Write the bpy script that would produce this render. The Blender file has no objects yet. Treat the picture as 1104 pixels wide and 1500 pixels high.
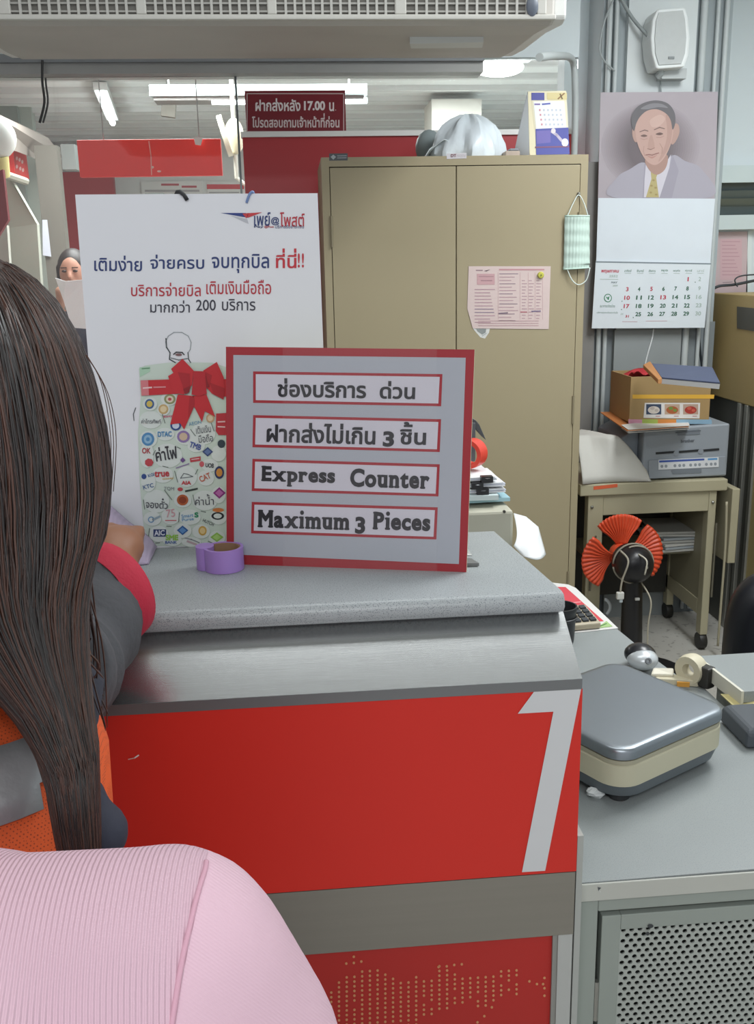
import bpy, bmesh, math, random
import numpy as np
from mathutils import Vector, Matrix, geometry

random.seed(7)
scene = bpy.context.scene
COL = scene.collection
rad = math.radians

# ------------------------------------------------------------------ camera
F, EYE = 1400.0, 1.5
PITCH, YAW, ROLL = rad(-14.3), rad(4.7), rad(1.2)
fwd = Vector((math.sin(YAW) * math.cos(PITCH), math.cos(YAW) * math.cos(PITCH), math.sin(PITCH)))
rgt0 = Vector((math.cos(YAW), -math.sin(YAW), 0))
up0 = rgt0.cross(fwd)
rgt = rgt0 * math.cos(ROLL) - up0 * math.sin(ROLL)
upv = rgt0 * math.sin(ROLL) + up0 * math.cos(ROLL)
CAM = Vector((0, 0, EYE))
cd = bpy.data.cameras.new('camera')
cam = bpy.data.objects.new('camera', cd)
COL.objects.link(cam)
m3 = Matrix((rgt, upv, -fwd)).transposed()
cam.matrix_world = Matrix.Translation(CAM) @ m3.to_4x4()
cd.sensor_fit = 'VERTICAL'
cd.sensor_height = 24.0
cd.lens = 24.0 * F / 1500.0
cd.clip_start = 0.02
scene.camera = cam

def ray(x, y):
    return rgt * ((x - 552) / F) - upv * ((y - 750) / F) + fwd
def PY(x, y, Y):
    d = ray(x, y); return CAM + d * (Y / d.y)
def PX(x, y, X):
    d = ray(x, y); return CAM + d * (X / d.x)
def PZ(x, y, Z):
    d = ray(x, y); return CAM + d * ((Z - EYE) / d.z)

# ------------------------------------------------------------------ light, world, exposure
world = bpy.data.worlds.new('world'); scene.world = world
world.use_nodes = True
bg = world.node_tree.nodes['Background']
bg.inputs[0].default_value = (0.93, 0.96, 1.0, 1)
bg.inputs[1].default_value = 0.55
scene.view_settings.view_transform = 'Standard'
scene.view_settings.look = 'None'
scene.view_settings.gamma = 1.0
scene.view_settings.exposure = 0.45
scene.view_settings.use_curve_mapping = False

def area(name, loc, sx, sy, power, col=(0.96, 0.99, 1.0), rot=(0, 0, 0)):
    l = bpy.data.lights.new(name, 'AREA'); l.shape = 'RECTANGLE'
    l.size, l.size_y, l.energy, l.color = sx, sy, power, col
    o = bpy.data.objects.new(name, l); COL.objects.link(o)
    o.location = loc; o.rotation_euler = rot
    return o
area('lobby_lamp', (-0.2, -1.2, 2.70), 1.6, 0.40, 32)
area('counter_lamp', (0.30, 1.55, 2.70), 1.4, 0.30, 7)
area('office_lamp', (1.5, 2.2, 2.70), 0.5, 1.2, 32)
area('rear_lamp_a', (-0.8, 5.6, 2.70), 1.2, 1.2, 62)
area('rear_lamp_b', (0.9, 6.4, 2.70), 1.2, 1.2, 85)

# ------------------------------------------------------------------ materials
def lin(h):
    h = h.lstrip('#')
    r = []
    for i in (0, 2, 4):
        c = int(h[i:i + 2], 16) / 255
        r.append(c / 12.92 if c <= 0.04045 else ((c + 0.055) / 1.055) ** 2.4)
    return (*r, 1)
MATS = {}
def M(hexc, rough=0.55, metal=0.0, var=0.06, scale=6.0, bump=0.0, bscale=200.0, speck=None, stretch=None, key=None, sheen=0.0):
    k = key or (hexc, rough, metal, var, scale, bump, bscale, speck, stretch, sheen)
    if k in MATS: return MATS[k]
    m = bpy.data.materials.new('mat_%03d' % len(MATS)); MATS[k] = m
    m.use_nodes = True
    nt = m.node_tree; N = nt.nodes; L = nt.links
    b = N['Principled BSDF']
    b.inputs['Roughness'].default_value = rough
    b.inputs['Metallic'].default_value = metal
    if sheen: b.inputs['Sheen Weight'].default_value = sheen
    c = lin(hexc)
    b.inputs['Base Color'].default_value = c
    tc = N.new('ShaderNodeTexCoord')
    src = tc.outputs['Object']
    if stretch:
        mp = N.new('ShaderNodeMapping'); mp.inputs['Scale'].default_value = stretch
        L.new(src, mp.inputs['Vector']); src = mp.outputs['Vector']
    out = None
    if var:
        nz = N.new('ShaderNodeTexNoise'); nz.inputs['Scale'].default_value = scale; nz.inputs['Detail'].default_value = 5
        L.new(src, nz.inputs['Vector'])
        mx = N.new('ShaderNodeMix'); mx.data_type = 'RGBA'
        mx.inputs[6].default_value = tuple(x * (1 - var) for x in c[:3]) + (1,)
        mx.inputs[7].default_value = tuple(min(1, x * (1 + var)) for x in c[:3]) + (1,)
        L.new(nz.outputs['Fac'], mx.inputs[0])
        out = mx.outputs[2]
    if speck:
        hs, sc, th = speck
        n2 = N.new('ShaderNodeTexNoise'); n2.inputs['Scale'].default_value = sc; n2.inputs['Detail'].default_value = 1
        L.new(tc.outputs['Object'], n2.inputs['Vector'])
        rp = N.new('ShaderNodeValToRGB')
        rp.color_ramp.elements[0].position = th; rp.color_ramp.elements[1].position = th + 0.06
        L.new(n2.outputs['Fac'], rp.inputs[0])
        mx2 = N.new('ShaderNodeMix'); mx2.data_type = 'RGBA'
        if out: L.new(out, mx2.inputs[6])
        else: mx2.inputs[6].default_value = c
        mx2.inputs[7].default_value = lin(hs)
        L.new(rp.outputs[0], mx2.inputs[0]); out = mx2.outputs[2]
    if out: L.new(out, b.inputs['Base Color'])
    if bump:
        n3 = N.new('ShaderNodeTexNoise'); n3.inputs['Scale'].default_value = bscale; n3.inputs['Detail'].default_value = 3
        L.new(src, n3.inputs['Vector'])
        bp = N.new('ShaderNodeBump'); bp.inputs['Strength'].default_value = bump; bp.inputs['Distance'].default_value = 0.002
        L.new(n3.outputs['Fac'], bp.inputs['Height']); L.new(bp.outputs['Normal'], b.inputs['Normal'])
    return m
def EM(hexc, strength):
    k = ('em', hexc, strength)
    if k in MATS: return MATS[k]
    m = bpy.data.materials.new('glow_%03d' % len(MATS)); MATS[k] = m
    m.use_nodes = True
    b = m.node_tree.nodes['Principled BSDF']
    b.inputs['Base Color'].default_value = lin(hexc)
    b.inputs['Emission Color'].default_value = lin(hexc)
    b.inputs['Emission Strength'].default_value = strength
    return m
def GLASS():
    if 'glass' in MATS: return MATS['glass']
    m = bpy.data.materials.new('clear_glass'); MATS['glass'] = m
    m.use_nodes = True
    nt = m.node_tree; N = nt.nodes; L = nt.links
    N.remove(N['Principled BSDF'])
    out = N['Material Output']
    tr = N.new('ShaderNodeBsdfTransparent'); tr.inputs[0].default_value = (0.95, 0.97, 0.96, 1)
    gl = N.new('ShaderNodeBsdfGlossy'); gl.inputs['Roughness'].default_value = 0.05
    fr = N.new('ShaderNodeFresnel'); fr.inputs[0].default_value = 1.45
    mx = N.new('ShaderNodeMixShader')
    L.new(fr.outputs[0], mx.inputs[0]); L.new(tr.outputs[0], mx.inputs[1]); L.new(gl.outputs[0], mx.inputs[2])
    L.new(mx.outputs[0], out.inputs[0])
    return m
def WAVE(hexc, scale, direction, strength, rough=0.8, dark=0.9, dist=0.003):
    """cloth or metal with fine parallel ribs"""
    k = ('wave', hexc, scale, direction, strength, rough, dark)
    if k in MATS: return MATS[k]
    m = M(hexc, rough, 0, 0.04, 12, key=k)
    nt = m.node_tree; N = nt.nodes; L = nt.links
    tc = N.new('ShaderNodeTexCoord'); w = N.new('ShaderNodeTexWave'); w.bands_direction = direction
    w.inputs['Scale'].default_value = scale; w.inputs['Distortion'].default_value = 0.4
    L.new(tc.outputs['Object'], w.inputs['Vector'])
    bp = N.new('ShaderNodeBump'); bp.inputs['Strength'].default_value = strength; bp.inputs['Distance'].default_value = dist
    L.new(w.outputs['Fac'], bp.inputs['Height']); L.new(bp.outputs['Normal'], N['Principled BSDF'].inputs['Normal'])
    return m

# ------------------------------------------------------------------ mesh builder
class MB:
    def __init__(s): s.v = []; s.f = []; s.m = []; s.mats = []
    def mi(s, mat):
        if mat not in s.mats: s.mats.append(mat)
        return s.mats.index(mat)
    def add(s, vs, fs, mat):
        o = len(s.v); i = s.mi(mat)
        s.v += [tuple(p) for p in vs]
        for f in fs: s.f.append([a + o for a in f]); s.m.append(i)
    def hexa(s, p, mat):
        s.add(p, [(0, 3, 2, 1), (4, 5, 6, 7), (0, 1, 5, 4), (1, 2, 6, 5), (2, 3, 7, 6), (3, 0, 4, 7)], mat)
    def mm(s, a, b, mat):
        (x0, y0, z0), (x1, y1, z1) = a, b
        s.hexa([(x0, y0, z0), (x1, y0, z0), (x1, y1, z0), (x0, y1, z0), (x0, y0, z1), (x1, y0, z1), (x1, y1, z1), (x0, y1, z1)], mat)
    def box(s, c, d, mat, rz=0.0, mtx=None):
        R = mtx if mtx is not None else Matrix.Rotation(rz, 3, 'Z')
        c = Vector(c); h = [x / 2 for x in d]
        ps = [c + R @ Vector((sx * h[0], sy * h[1], sz * h[2])) for sz in (-1, 1) for sx, sy in ((-1, -1), (1, -1), (1, 1), (-1, 1))]
        s.hexa(ps, mat)
    def prism(s, pts, vec, mat):
        """closed polygon (may be concave) pushed along vec"""
        pts = [Vector(p) for p in pts]; vec = Vector(vec); n = len(pts)
        tris = geometry.tessellate_polygon([pts])
        b = [p + vec for p in pts]
        nrm = Vector((0, 0, 0))
        for i in range(n): nrm += pts[i].cross(pts[(i + 1) % n])
        fs = []
        for t in tris:
            t = list(t)
            tn = (pts[t[1]] - pts[t[0]]).cross(pts[t[2]] - pts[t[0]])
            if tn.dot(vec) > 0: t.reverse()
            fs.append(tuple(t)); fs.append(tuple(a + n for a in reversed(t)))
        flip = nrm.dot(vec) > 0
        for i in range(n):
            j = (i + 1) % n
            q = (i, j, j + n, i + n)
            fs.append(q if flip else tuple(reversed(q)))
        s.add(pts + b, fs, mat)
    def sheet(s, pts, mat):
        pts = [Vector(p) for p in pts]
        s.add(pts, [tuple(t) for t in geometry.tessellate_polygon([pts])], mat)
    def tube(s, pts, r, mat, n=8, cap=True, closed=False):
        pts = [Vector(p) for p in pts]; k = len(pts)
        rs = r if isinstance(r, (list, tuple)) else [r] * k
        ref = None; vs = []
        for i, p in enumerate(pts):
            if closed: t = pts[(i + 1) % k] - pts[i - 1]
            else: t = pts[min(i + 1, k - 1)] - pts[max(i - 1, 0)]
            if t.length < 1e-9: t = Vector((0, 0, 1))
            t.normalize()
            if ref is None:
                ref = t.orthogonal().normalized()
            ref = (ref - t * ref.dot(t))
            if ref.length < 1e-6: ref = t.orthogonal()
            ref.normalize(); bi = t.cross(ref)
            for j in range(n):
                a = 2 * math.pi * j / n
                vs.append(p + (ref * math.cos(a) + bi * math.sin(a)) * rs[i])
        fs = []
        for i in range(k if closed else k - 1):
            for j in range(n):
                a = i * n + j; b = i * n + (j + 1) % n
                c = ((i + 1) % k) * n + (j + 1) % n; d = ((i + 1) % k) * n + j
                fs.append((a, b, c, d))
        if cap and not closed:
            fs.append(tuple(range(n - 1, -1, -1))); fs.append(tuple((k - 1) * n + j for j in range(n)))
        s.add(vs, fs, mat)
    def lathe(s, prof, c, mat, n=32, mtx=None, sx=1.0, sy=1.0):
        """prof: list of (radius, height); closes ends on the axis"""
        c = Vector(c); R = mtx if mtx is not None else Matrix.Identity(3)
        vs = []; fs = []; k = len(prof)
        for (r, h) in prof:
            for j in range(n):
                a = 2 * math.pi * j / n
                vs.append(c + R @ Vector((r * math.cos(a) * sx, r * math.sin(a) * sy, h)))
        for i in range(k - 1):
            for j in range(n):
                fs.append((i * n + j, i * n + (j + 1) % n, (i + 1) * n + (j + 1) % n, (i + 1) * n + j))
        fs.append(tuple(range(n - 1, -1, -1))); fs.append(tuple((k - 1) * n + j for j in range(n)))
        s.add(vs, fs, mat)
    def ring(s, prof, c, mat, n=32, mtx=None):
        """closed profile turned round an axis (a torus of any section)"""
        c = Vector(c); R = mtx if mtx is not None else Matrix.Identity(3)
        k = len(prof); vs = []; fs = []
        for j in range(n):
            a = 2 * math.pi * j / n
            for (r, h) in prof: vs.append(c + R @ Vector((r * math.cos(a), r * math.sin(a), h)))
        for j in range(n):
            for i in range(k):
                fs.append((j * k + i, ((j + 1) % n) * k + i, ((j + 1) % n) * k + (i + 1) % k, j * k + (i + 1) % k))
        s.add(vs, fs, mat)
    def ball(s, c, r, mat, n=16, m=10, mtx=None):
        r = r if isinstance(r, (tuple, list)) else (r, r, r)
        prof = [(math.cos(t), math.sin(t)) for t in [(-0.5 + (i + 0.02) / (m - 1 + 0.04)) * math.pi for i in range(m)]]
        R = (mtx if mtx is not None else Matrix.Identity(3)) @ Matrix.Diagonal(r)
        s.lathe(prof, c, mat, n, R)
    def loft(s, rings, mat, cap=True):
        n = len(rings[0]); vs = [p for r in rings for p in r]; fs = []
        for i in range(len(rings) - 1):
            for j in range(n):
                fs.append((i * n + j, i * n + (j + 1) % n, (i + 1) * n + (j + 1) % n, (i + 1) * n + j))
        if cap:
            fs.append(tuple(range(n - 1, -1, -1))); fs.append(tuple((len(rings) - 1) * n + j for j in range(n)))
        s.add(vs, fs, mat)
    def grid(s, fn, nu, nv, mat):
        vs = [fn(i / nu, j / nv) for j in range(nv + 1) for i in range(nu + 1)]
        fs = [(j * (nu + 1) + i, j * (nu + 1) + i + 1, (j + 1) * (nu + 1) + i + 1, (j + 1) * (nu + 1) + i) for j in range(nv) for i in range(nu)]
        s.add(vs, fs, mat)
    def mesh(s, name, off=Vector((0, 0, 0))):
        me = bpy.data.meshes.new(name)
        me.from_pydata([(x - off[0], y - off[1], z - off[2]) for x, y, z in s.v], [], s.f)
        for mt in s.mats: me.materials.append(mt)
        me.polygons.foreach_set('material_index', s.m)
        me.update()
        return me
    def base(s):
        a = np.array(s.v); lo = a.min(0); hi = a.max(0)
        return Vector(((lo[0] + hi[0]) / 2, (lo[1] + hi[1]) / 2, lo[2]))
    def build(s, name, parent=None, smooth=0, bev=0.0, solid=0.0, sub=0, fix=False):
        off = OFF[parent.name] if parent else s.base()
        me = s.mesh(name, off)
        if fix:
            b = bmesh.new(); b.from_mesh(me); bmesh.ops.recalc_face_normals(b, faces=b.faces); b.to_mesh(me); b.free()
        o = bpy.data.objects.new(name, me); COL.objects.link(o)
        if parent: o.parent = parent
        else: o.location = off
        OFF[o.name] = off
        if smooth:
            me.polygons.foreach_set('use_smooth', [True] * len(me.polygons))
            if smooth < 180: me.set_sharp_from_angle(angle=rad(smooth))
        if solid:
            md = o.modifiers.new('solid', 'SOLIDIFY'); md.thickness = solid; md.offset = 0
        if bev:
            md = o.modifiers.new('bevel', 'BEVEL'); md.width = bev; md.segments = 2; md.limit_method = 'ANGLE'; md.angle_limit = rad(40)
        if sub:
            md = o.modifiers.new('sub', 'SUBSURF'); md.levels = md.render_levels = sub
        return o
OFF = {}
def tag(o, label=None, cat=None, group=None, kind=None):
    if label: o['label'] = label
    if cat: o['category'] = cat
    if group: o['group'] = group
    if kind: o['kind'] = kind
    return o
def thing(name, loc, label, cat, group=None):
    o = bpy.data.objects.new(name, None); COL.objects.link(o)
    o.location = loc; OFF[o.name] = Vector(loc); o.empty_display_size = 0.05
    return tag(o, label, cat, group)
def struct(name, mb, **k):
    o = mb.build(name, **k); o['kind'] = 'structure'; return o

# ------------------------------------------------------------------ flat frames for print
class Plane:
    """a real plane in the room; at() finds the spot of it seen at a place in the photograph"""
    def __init__(s, p, n, face=None):
        s.p = Vector(p); s.n = Vector(n).normalized()
        if s.n.dot(CAM - s.p) < 0: s.n = -s.n
    @staticmethod
    def of(a, b, c): return Plane(a, (Vector(b) - Vector(a)).cross(Vector(c) - Vector(a)))
    def at(s, x, y, h=0.0):
        d = ray(x, y); t = (s.p - CAM).dot(s.n) / d.dot(s.n)
        return CAM + d * t + s.n * h
def ell(cx, cy, rx, ry, n=24, a0=0.0, tilt=0.0):
    c, q = math.cos(tilt), math.sin(tilt)
    r = []
    for i in range(n):
        a = a0 + 2 * math.pi * i / n; x = rx * math.cos(a); y = ry * math.sin(a)
        r.append((cx + x * c - y * q, cy + x * q + y * c))
    return r
class Print:
    """ink on a plane: flat shapes a hair above it, one mesh"""
    def __init__(s, pl, h=0.0006): s.pl = pl; s.mb = MB(); s.h = h; s.k = 0
    def poly(s, pts, hexc, lay=0, rough=0.6):
        h = s.h + lay * 0.0003
        P = [s.pl.at(x, y, h) for x, y in pts]
        s.mb.sheet(P, M(hexc, rough, 0, 0))
    def rect(s, x0, y0, x1, y1, hexc, lay=0): s.poly([(x0, y0), (x1, y0), (x1, y1), (x0, y1)], hexc, lay)
    def line(s, pts, w, hexc, lay=0):
        for (a, b) in zip(pts[:-1], pts[1:]):
            dx, dy = b[0] - a[0], b[1] - a[1]; l = math.hypot(dx, dy) or 1
            nx, ny = -dy / l * w / 2, dx / l * w / 2; ex, ey = dx / l * w * .3, dy / l * w * .3
            s.poly([(a[0] + nx - ex, a[1] + ny - ey), (b[0] + nx + ex, b[1] + ny + ey), (b[0] - nx + ex, b[1] - ny + ey), (a[0] - nx - ex, a[1] - ny - ey)], hexc, lay)
    def text(s, body, quad, hexc, lay=0, bold=0.0, loops=None):
        """quad: four places tl, tr, br, bl that the ink's box fills"""
        V, T = loops or glyphs(body, bold)
        if not T: return
        a = np.array(V); lo = a.min(0); hi = a.max(0); sp = hi - lo; sp[sp == 0] = 1
        tl, tr, br, bl = [np.array(q, float) for q in quad]
        h = s.h + lay * 0.0003
        P = []
        for p in a:
            u, v = (p - lo) / sp
            q = (bl * (1 - u) + br * u) * (1 - v) + (tl * (1 - u) + tr * u) * v
            P.append(s.pl.at(q[0], q[1], h))
        fs = []
        for t in T:
            n = (P[t[1]] - P[t[0]]).cross(P[t[2]] - P[t[0]])
            fs.append(t if n.dot(s.pl.n) > 0 else t[::-1])
        s.mb.add(P, fs, M(hexc, 0.6, 0, 0))
    def trect(s, body, x0, y0, x1, y1, hexc, lay=0, bold=0.0, slope=0.0):
        d = slope * (x1 - x0)
        s.text(body, [(x0, y0), (x1, y0 + d), (x1, y1 + d), (x0, y1)], hexc, lay, bold)
    def build(s, name, parent): return s.mb.build(name, parent)

# ------------------------------------------------------------------ lettering
def _splines(body, size=1.0):
    c = bpy.data.curves.new('ink', 'FONT'); c.body = body; c.size = size
    o = bpy.data.objects.new('ink', c); COL.objects.link(o)
    dg = bpy.context.evaluated_depsgraph_get()
    cu = o.to_curve(dg)
    loops = []
    for sp in cu.splines:
        bz = sp.bezier_points; k = len(bz); pts = []
        if k:
            for i in range(k):
                a, b = bz[i], bz[(i + 1) % k]
                straight = (a.handle_right - a.co).length + (b.handle_left - b.co).length < 1e-5 or \
                    abs((a.handle_right - a.co).to_2d().cross((b.co - a.co).to_2d())) + abs((b.handle_left - b.co).to_2d().cross((b.co - a.co).to_2d())) < 1e-5
                if straight: pts.append(a.co.to_2d())
                else:
                    for p in geometry.interpolate_bezier(a.co, a.handle_right, b.handle_left, b.co, 5)[:-1]: pts.append(p.to_2d())
        else:
            pts = [Vector((p.co[0], p.co[1])) for p in sp.points]
        if len(pts) > 2: loops.append(np.array([tuple(p) for p in pts]))
    o.to_curve_clear()
    bpy.data.objects.remove(o); bpy.data.curves.remove(c)
    return loops
UPPER = 'ิีึืัํ็'; TONE = '่้๊๋์'
def outline(body):
    """outlines of a line of writing; a tone mark over a vowel is set one storey higher"""
    clean = ''; lift = []
    for i, ch in enumerate(body):
        nxt = body[i + 1] if i + 1 < len(body) else ''
        if ch in TONE and ((clean and clean[-1] in UPPER) or nxt == 'ำ'): lift.append((len(clean), ch))
        else: clean += ch
    loops = _splines(clean)
    for pos, ch in lift:
        a = _splines(clean[:pos]); b = _splines(clean[:pos] + ch)
        for l in b[len(a):]: loops.append(l + np.array([0.0, 0.23]))
    return loops
def signed(l):
    x, y = l[:, 0], l[:, 1]
    return 0.5 * float(np.sum(x * np.roll(y, -1) - np.roll(x, -1) * y))
def embolden(loops, d):
    if not d: return loops
    big = max(loops, key=lambda l: abs(signed(l)))
    sg = 1 if signed(big) > 0 else -1
    r = []
    for l in loops:
        keep = [i for i in range(len(l)) if np.hypot(*(l[i] - l[i - 1])) > 1e-5]
        l = l[keep]
        if len(l) < 3: continue
        t0 = l - np.roll(l, 1, 0); t1 = np.roll(l, -1, 0) - l
        t0 /= np.hypot(t0[:, 0], t0[:, 1])[:, None] + 1e-12; t1 /= np.hypot(t1[:, 0], t1[:, 1])[:, None] + 1e-12
        n0 = np.stack([t0[:, 1], -t0[:, 0]], 1) * sg; n1 = np.stack([t1[:, 1], -t1[:, 0]], 1) * sg
        n = n0 + n1; n /= np.maximum(np.sum(n * n0, 1), 0.5)[:, None] + 1e-9
        r.append(l + n * d)
    return r
def fill(loops):
    vs = []; es = []
    for l in loops:
        o = len(vs); k = len(l)
        vs += [Vector((float(p[0]), float(p[1]))) for p in l]
        es += [(o + i, o + (i + 1) % k) for i in range(k)]
    V, E, Fc = geometry.delaunay_2d_cdt(vs, es, [], 0, 1e-6)[:3]
    A = np.array([tuple(v) for v in V])
    Tt = [tuple(f) for f in Fc if len(f) == 3]
    if not Tt: return A, []
    cen = A[np.array(Tt)].mean(1)
    wn = np.zeros(len(cen), int)
    for l in loops:
        q = np.roll(l, -1, 0)
        for a, b in zip(l, q):
            left = (b[0] - a[0]) * (cen[:, 1] - a[1]) - (cen[:, 0] - a[0]) * (b[1] - a[1])
            upw = (a[1] <= cen[:, 1]) & (b[1] > cen[:, 1]) & (left > 0)
            dnw = (a[1] > cen[:, 1]) & (b[1] <= cen[:, 1]) & (left < 0)
            wn += upw.astype(int) - dnw.astype(int)
    return A, [t for t, w in zip(Tt, wn) if w != 0]
GC = {}
def glyphs(body, bold=0.0):
    if (body, bold) not in GC: GC[(body, bold)] = fill(embolden(outline(body), bold))
    return GC[(body, bold)]
# round heavy slab letters (serifs set on by hand)
SER = {'E': 'tL bL', 'x': 'xL xR bL bR', 'p': 'xL dL', 'r': 'xL bL', 'C': '', 'o': '', 'u': 'xL xM bR', 'n': 'xL bL bR', 't': '',
       'e': '', 's': '', 'M': 'tL bL tR bR', 'a': 'bR', 'i': 'xL bL', 'm': 'xL bL bM bR', 'P': 'tL bL', 'c': '', '3': ''}
def slab(body, bold=0.045):
    x = 0.0; allp = []
    xh = max(l[:, 1].max() for l in _splines('x'))
    for ch in body:
        if ch == ' ': x += 0.30; continue
        ls = embolden(_splines(ch), bold)
        a = np.concatenate(ls); lo = a.min(0); hi = a.max(0)
        big = max(ls, key=lambda l: abs(signed(l))); sg = 1 if signed(big) > 0 else -1
        if ch == 'i': ls = [l + np.array([0, .08]) if l[:, 1].min() > xh else l for l in ls]
        if ch == '3': ls = [l * np.array([1, 0.86]) - np.array([0, 0.17]) for l in ls]
        for tkn in SER.get(ch, '').split():
            yy = {'t': hi[1] - .035, 'b': 0.0, 'x': xh, 'd': lo[1] + .03}[tkn[0]]
            st = 0.055 + bold
            xx = {'L': lo[0] + st, 'R': hi[0] - st, 'M': (lo[0] + hi[0]) / 2}[tkn[1]]
            w = 0.13 if tkn[0] != 'x' or tkn[1] == 'M' or ch == 'x' else 0.10
            if tkn[0] == 'x' and ch != 'x' and tkn[1] != 'M': xx -= 0.05
            e = np.array([(xx + w * math.copysign(abs(math.cos(t)) ** .6, math.cos(t)), yy + 0.05 * math.copysign(abs(math.sin(t)) ** .6, math.sin(t))) for t in np.linspace(0, 2 * math.pi, 20, endpoint=False)])
            ls.append(e if sg > 0 else e[::-1])
        a = np.concatenate(ls); lo = a.min(0); hi = a.max(0)
        allp += [l + np.array([x - lo[0], 0]) for l in ls]
        x += hi[0] - lo[0] + 0.025
    return fill(allp)

# ------------------------------------------------------------------ bodies: tapered limbs fused into one skin
class Flesh:
    def __init__(s): s.mb = MB(); s.mt = M('#808080')
    def limb(s, pts, rs, n=14):
        P = [Vector(p) for p in pts]
        for (a, b, ra, rb) in zip(P[:-1], P[1:], rs[:-1], rs[1:]):
            ax = (b - a); ln = ax.length; R = ax.to_track_quat('Z', 'Y').to_matrix()
            prof = [(ra * math.cos(t), ra * math.sin(t)) for t in (-1.5, -1.1, -.7, -.35)] + [(ra, 0), (rb, ln)] + [(rb * math.cos(t), ln + rb * math.sin(t)) for t in (.35, .7, 1.1, 1.5)]
            s.mb.lathe(prof, a, s.mt, n, R)
    def blob(s, c, r, mtx=None): s.mb.ball(c, r, s.mt, 20, 14, mtx)
    def build(s, name, mat, parent, voxel=0.008, smooth=6):
        me = s.mb.mesh('raw'); o = bpy.data.objects.new('raw', me); COL.objects.link(o)
        md = o.modifiers.new('r', 'REMESH'); md.mode = 'VOXEL'; md.voxel_size = voxel; md.use_smooth_shade = True
        sm = o.modifiers.new('s', 'SMOOTH'); sm.factor = 0.5; sm.iterations = smooth
        dg = bpy.context.evaluated_depsgraph_get()
        m2 = bpy.data.meshes.new_from_object(o.evaluated_get(dg))
        bpy.data.objects.remove(o); bpy.data.meshes.remove(me)
        off = OFF[parent.name]
        m2.transform(Matrix.Translation(-off)); m2.name = name
        m2.materials.clear(); m2.materials.append(mat)
        m2.polygons.foreach_set('use_smooth', [True] * len(m2.polygons))
        ob = bpy.data.objects.new(name, m2); COL.objects.link(ob); ob.parent = parent; OFF[ob.name] = off
        return ob
def arc(c, r, a0, a1, n, ux, uy):
    c = Vector(c); ux = Vector(ux); uy = Vector(uy)
    return [c + ux * (r * math.cos(a0 + (a1 - a0) * i / n)) + uy * (r * math.sin(a0 + (a1 - a0) * i / n)) for i in range(n + 1)]
def smoothpath(pts, k=6):
    P = [Vector(p) for p in pts]; r = []
    for i in range(len(P) - 1):
        p0 = P[max(i - 1, 0)]; p1 = P[i]; p2 = P[i + 1]; p3 = P[min(i + 2, len(P) - 1)]
        for j in range(k):
            t = j / k
            r.append(0.5 * ((2 * p1) + (p2 - p0) * t + (2 * p0 - 5 * p1 + 4 * p2 - p3) * t * t + (3 * p1 - p0 - 3 * p2 + p3) * t ** 3))
    r.append(P[-1]); return r

# ================================================================== THE ROOM
WALL = M('#d3dcdf', .8, 0, .03, 2, bump=.15, bscale=60)
WALLD = M('#a9b3b6', .8, 0, .05, 2)
mb = MB(); mb.mm((-2.4, -1.4, -.1), (2.3, 10.2, 0), M('#b9b7b0', .45, 0, .12, 3, speck=('#97958f', 40, .62)))
struct('floor', mb)
mb = MB(); mb.mm((-2.4, -1.4, 2.75), (2.3, 10.2, 2.85), M('#e6e8e6', .8, 0, .03, 2)); struct('ceiling', mb)
# ribs of the corrugated ceiling beyond the glass
mb = MB()
for i in range(14):
    y = 4.3 + i * .42; mb.mm((-2.3, y, 2.715), (2.2, y + .05, 2.75), M('#d5d6d4', .8, 0, .03))
struct('trim_ceiling_ribs', mb)
mb = MB(); mb.mm((2.3, -1.4, 0), (2.4, 10.2, 2.75), WALL); struct('wall_right', mb)
mb = MB(); mb.mm((-2.5, 1.2, 0), (-2.4, 10.2, 2.75), M('#b7aaa6', .8, 0, .05)); struct('wall_left', mb)
mb = MB(); mb.mm((-2.4, 10.1, 0), (2.3, 10.2, 2.75), M('#d9d9d6', .8, 0, .04)); struct('wall_far', mb)
mb = MB(); mb.mm((1.12, 4.05, 0), (2.3, 4.15, 2.75), WALL); struct('wall_back', mb)
mb = MB(); XE = PY(704, 100, 3.85).x; ZE = PY(760, 84, 3.85).z; mb.mm((-2.4, 3.85, 2.262), (XE, 3.90, 2.75), WALL); mb.mm((XE, 3.85, ZE), (1.12, 3.90, 2.75), WALL); mb.mm((-2.4, 3.85, 0), (-.165, 3.90, .80), M('#b9b5ae', .6)); struct('wall_partition', mb)
RAIL = M('#a5a5a3', .5, .2, .08, 5)
mb = MB(); mb.mm((-2.4, 3.80, 2.20), (XE, 3.92, 2.262), RAIL); mb.mm((-2.4, 3.78, 2.235), (XE, 3.80, 2.262), M('#85888b', .5)); struct('trim_top_rail', mb)
mb = MB(); mb.mm((-.16, 3.845, 0), (1.12, 3.885, 1.985), M('#b3363b', .35, 0, .05, 3)); mb.mm((-.165, 3.835, 1.985), (1.12, 3.895, 2.004), M('#e9e9e6', .35, .1)); struct('wall_red_panel', mb)
mb = MB(); mb.mm((-2.4, 3.863, .80), (-.178, 3.869, 2.20), GLASS()); struct('window_1', mb)
mb = MB(); mb.mm((-.172, 3.863, 2.004), (1.12, 3.869, ZE), GLASS()); struct('window_2', mb)
mb = MB(); mb.mm((-.179, 3.861, .80), (-.171, 3.871, 2.20), M('#7c8384', .3, .5)); struct('trim_glass_joint', mb)
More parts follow.
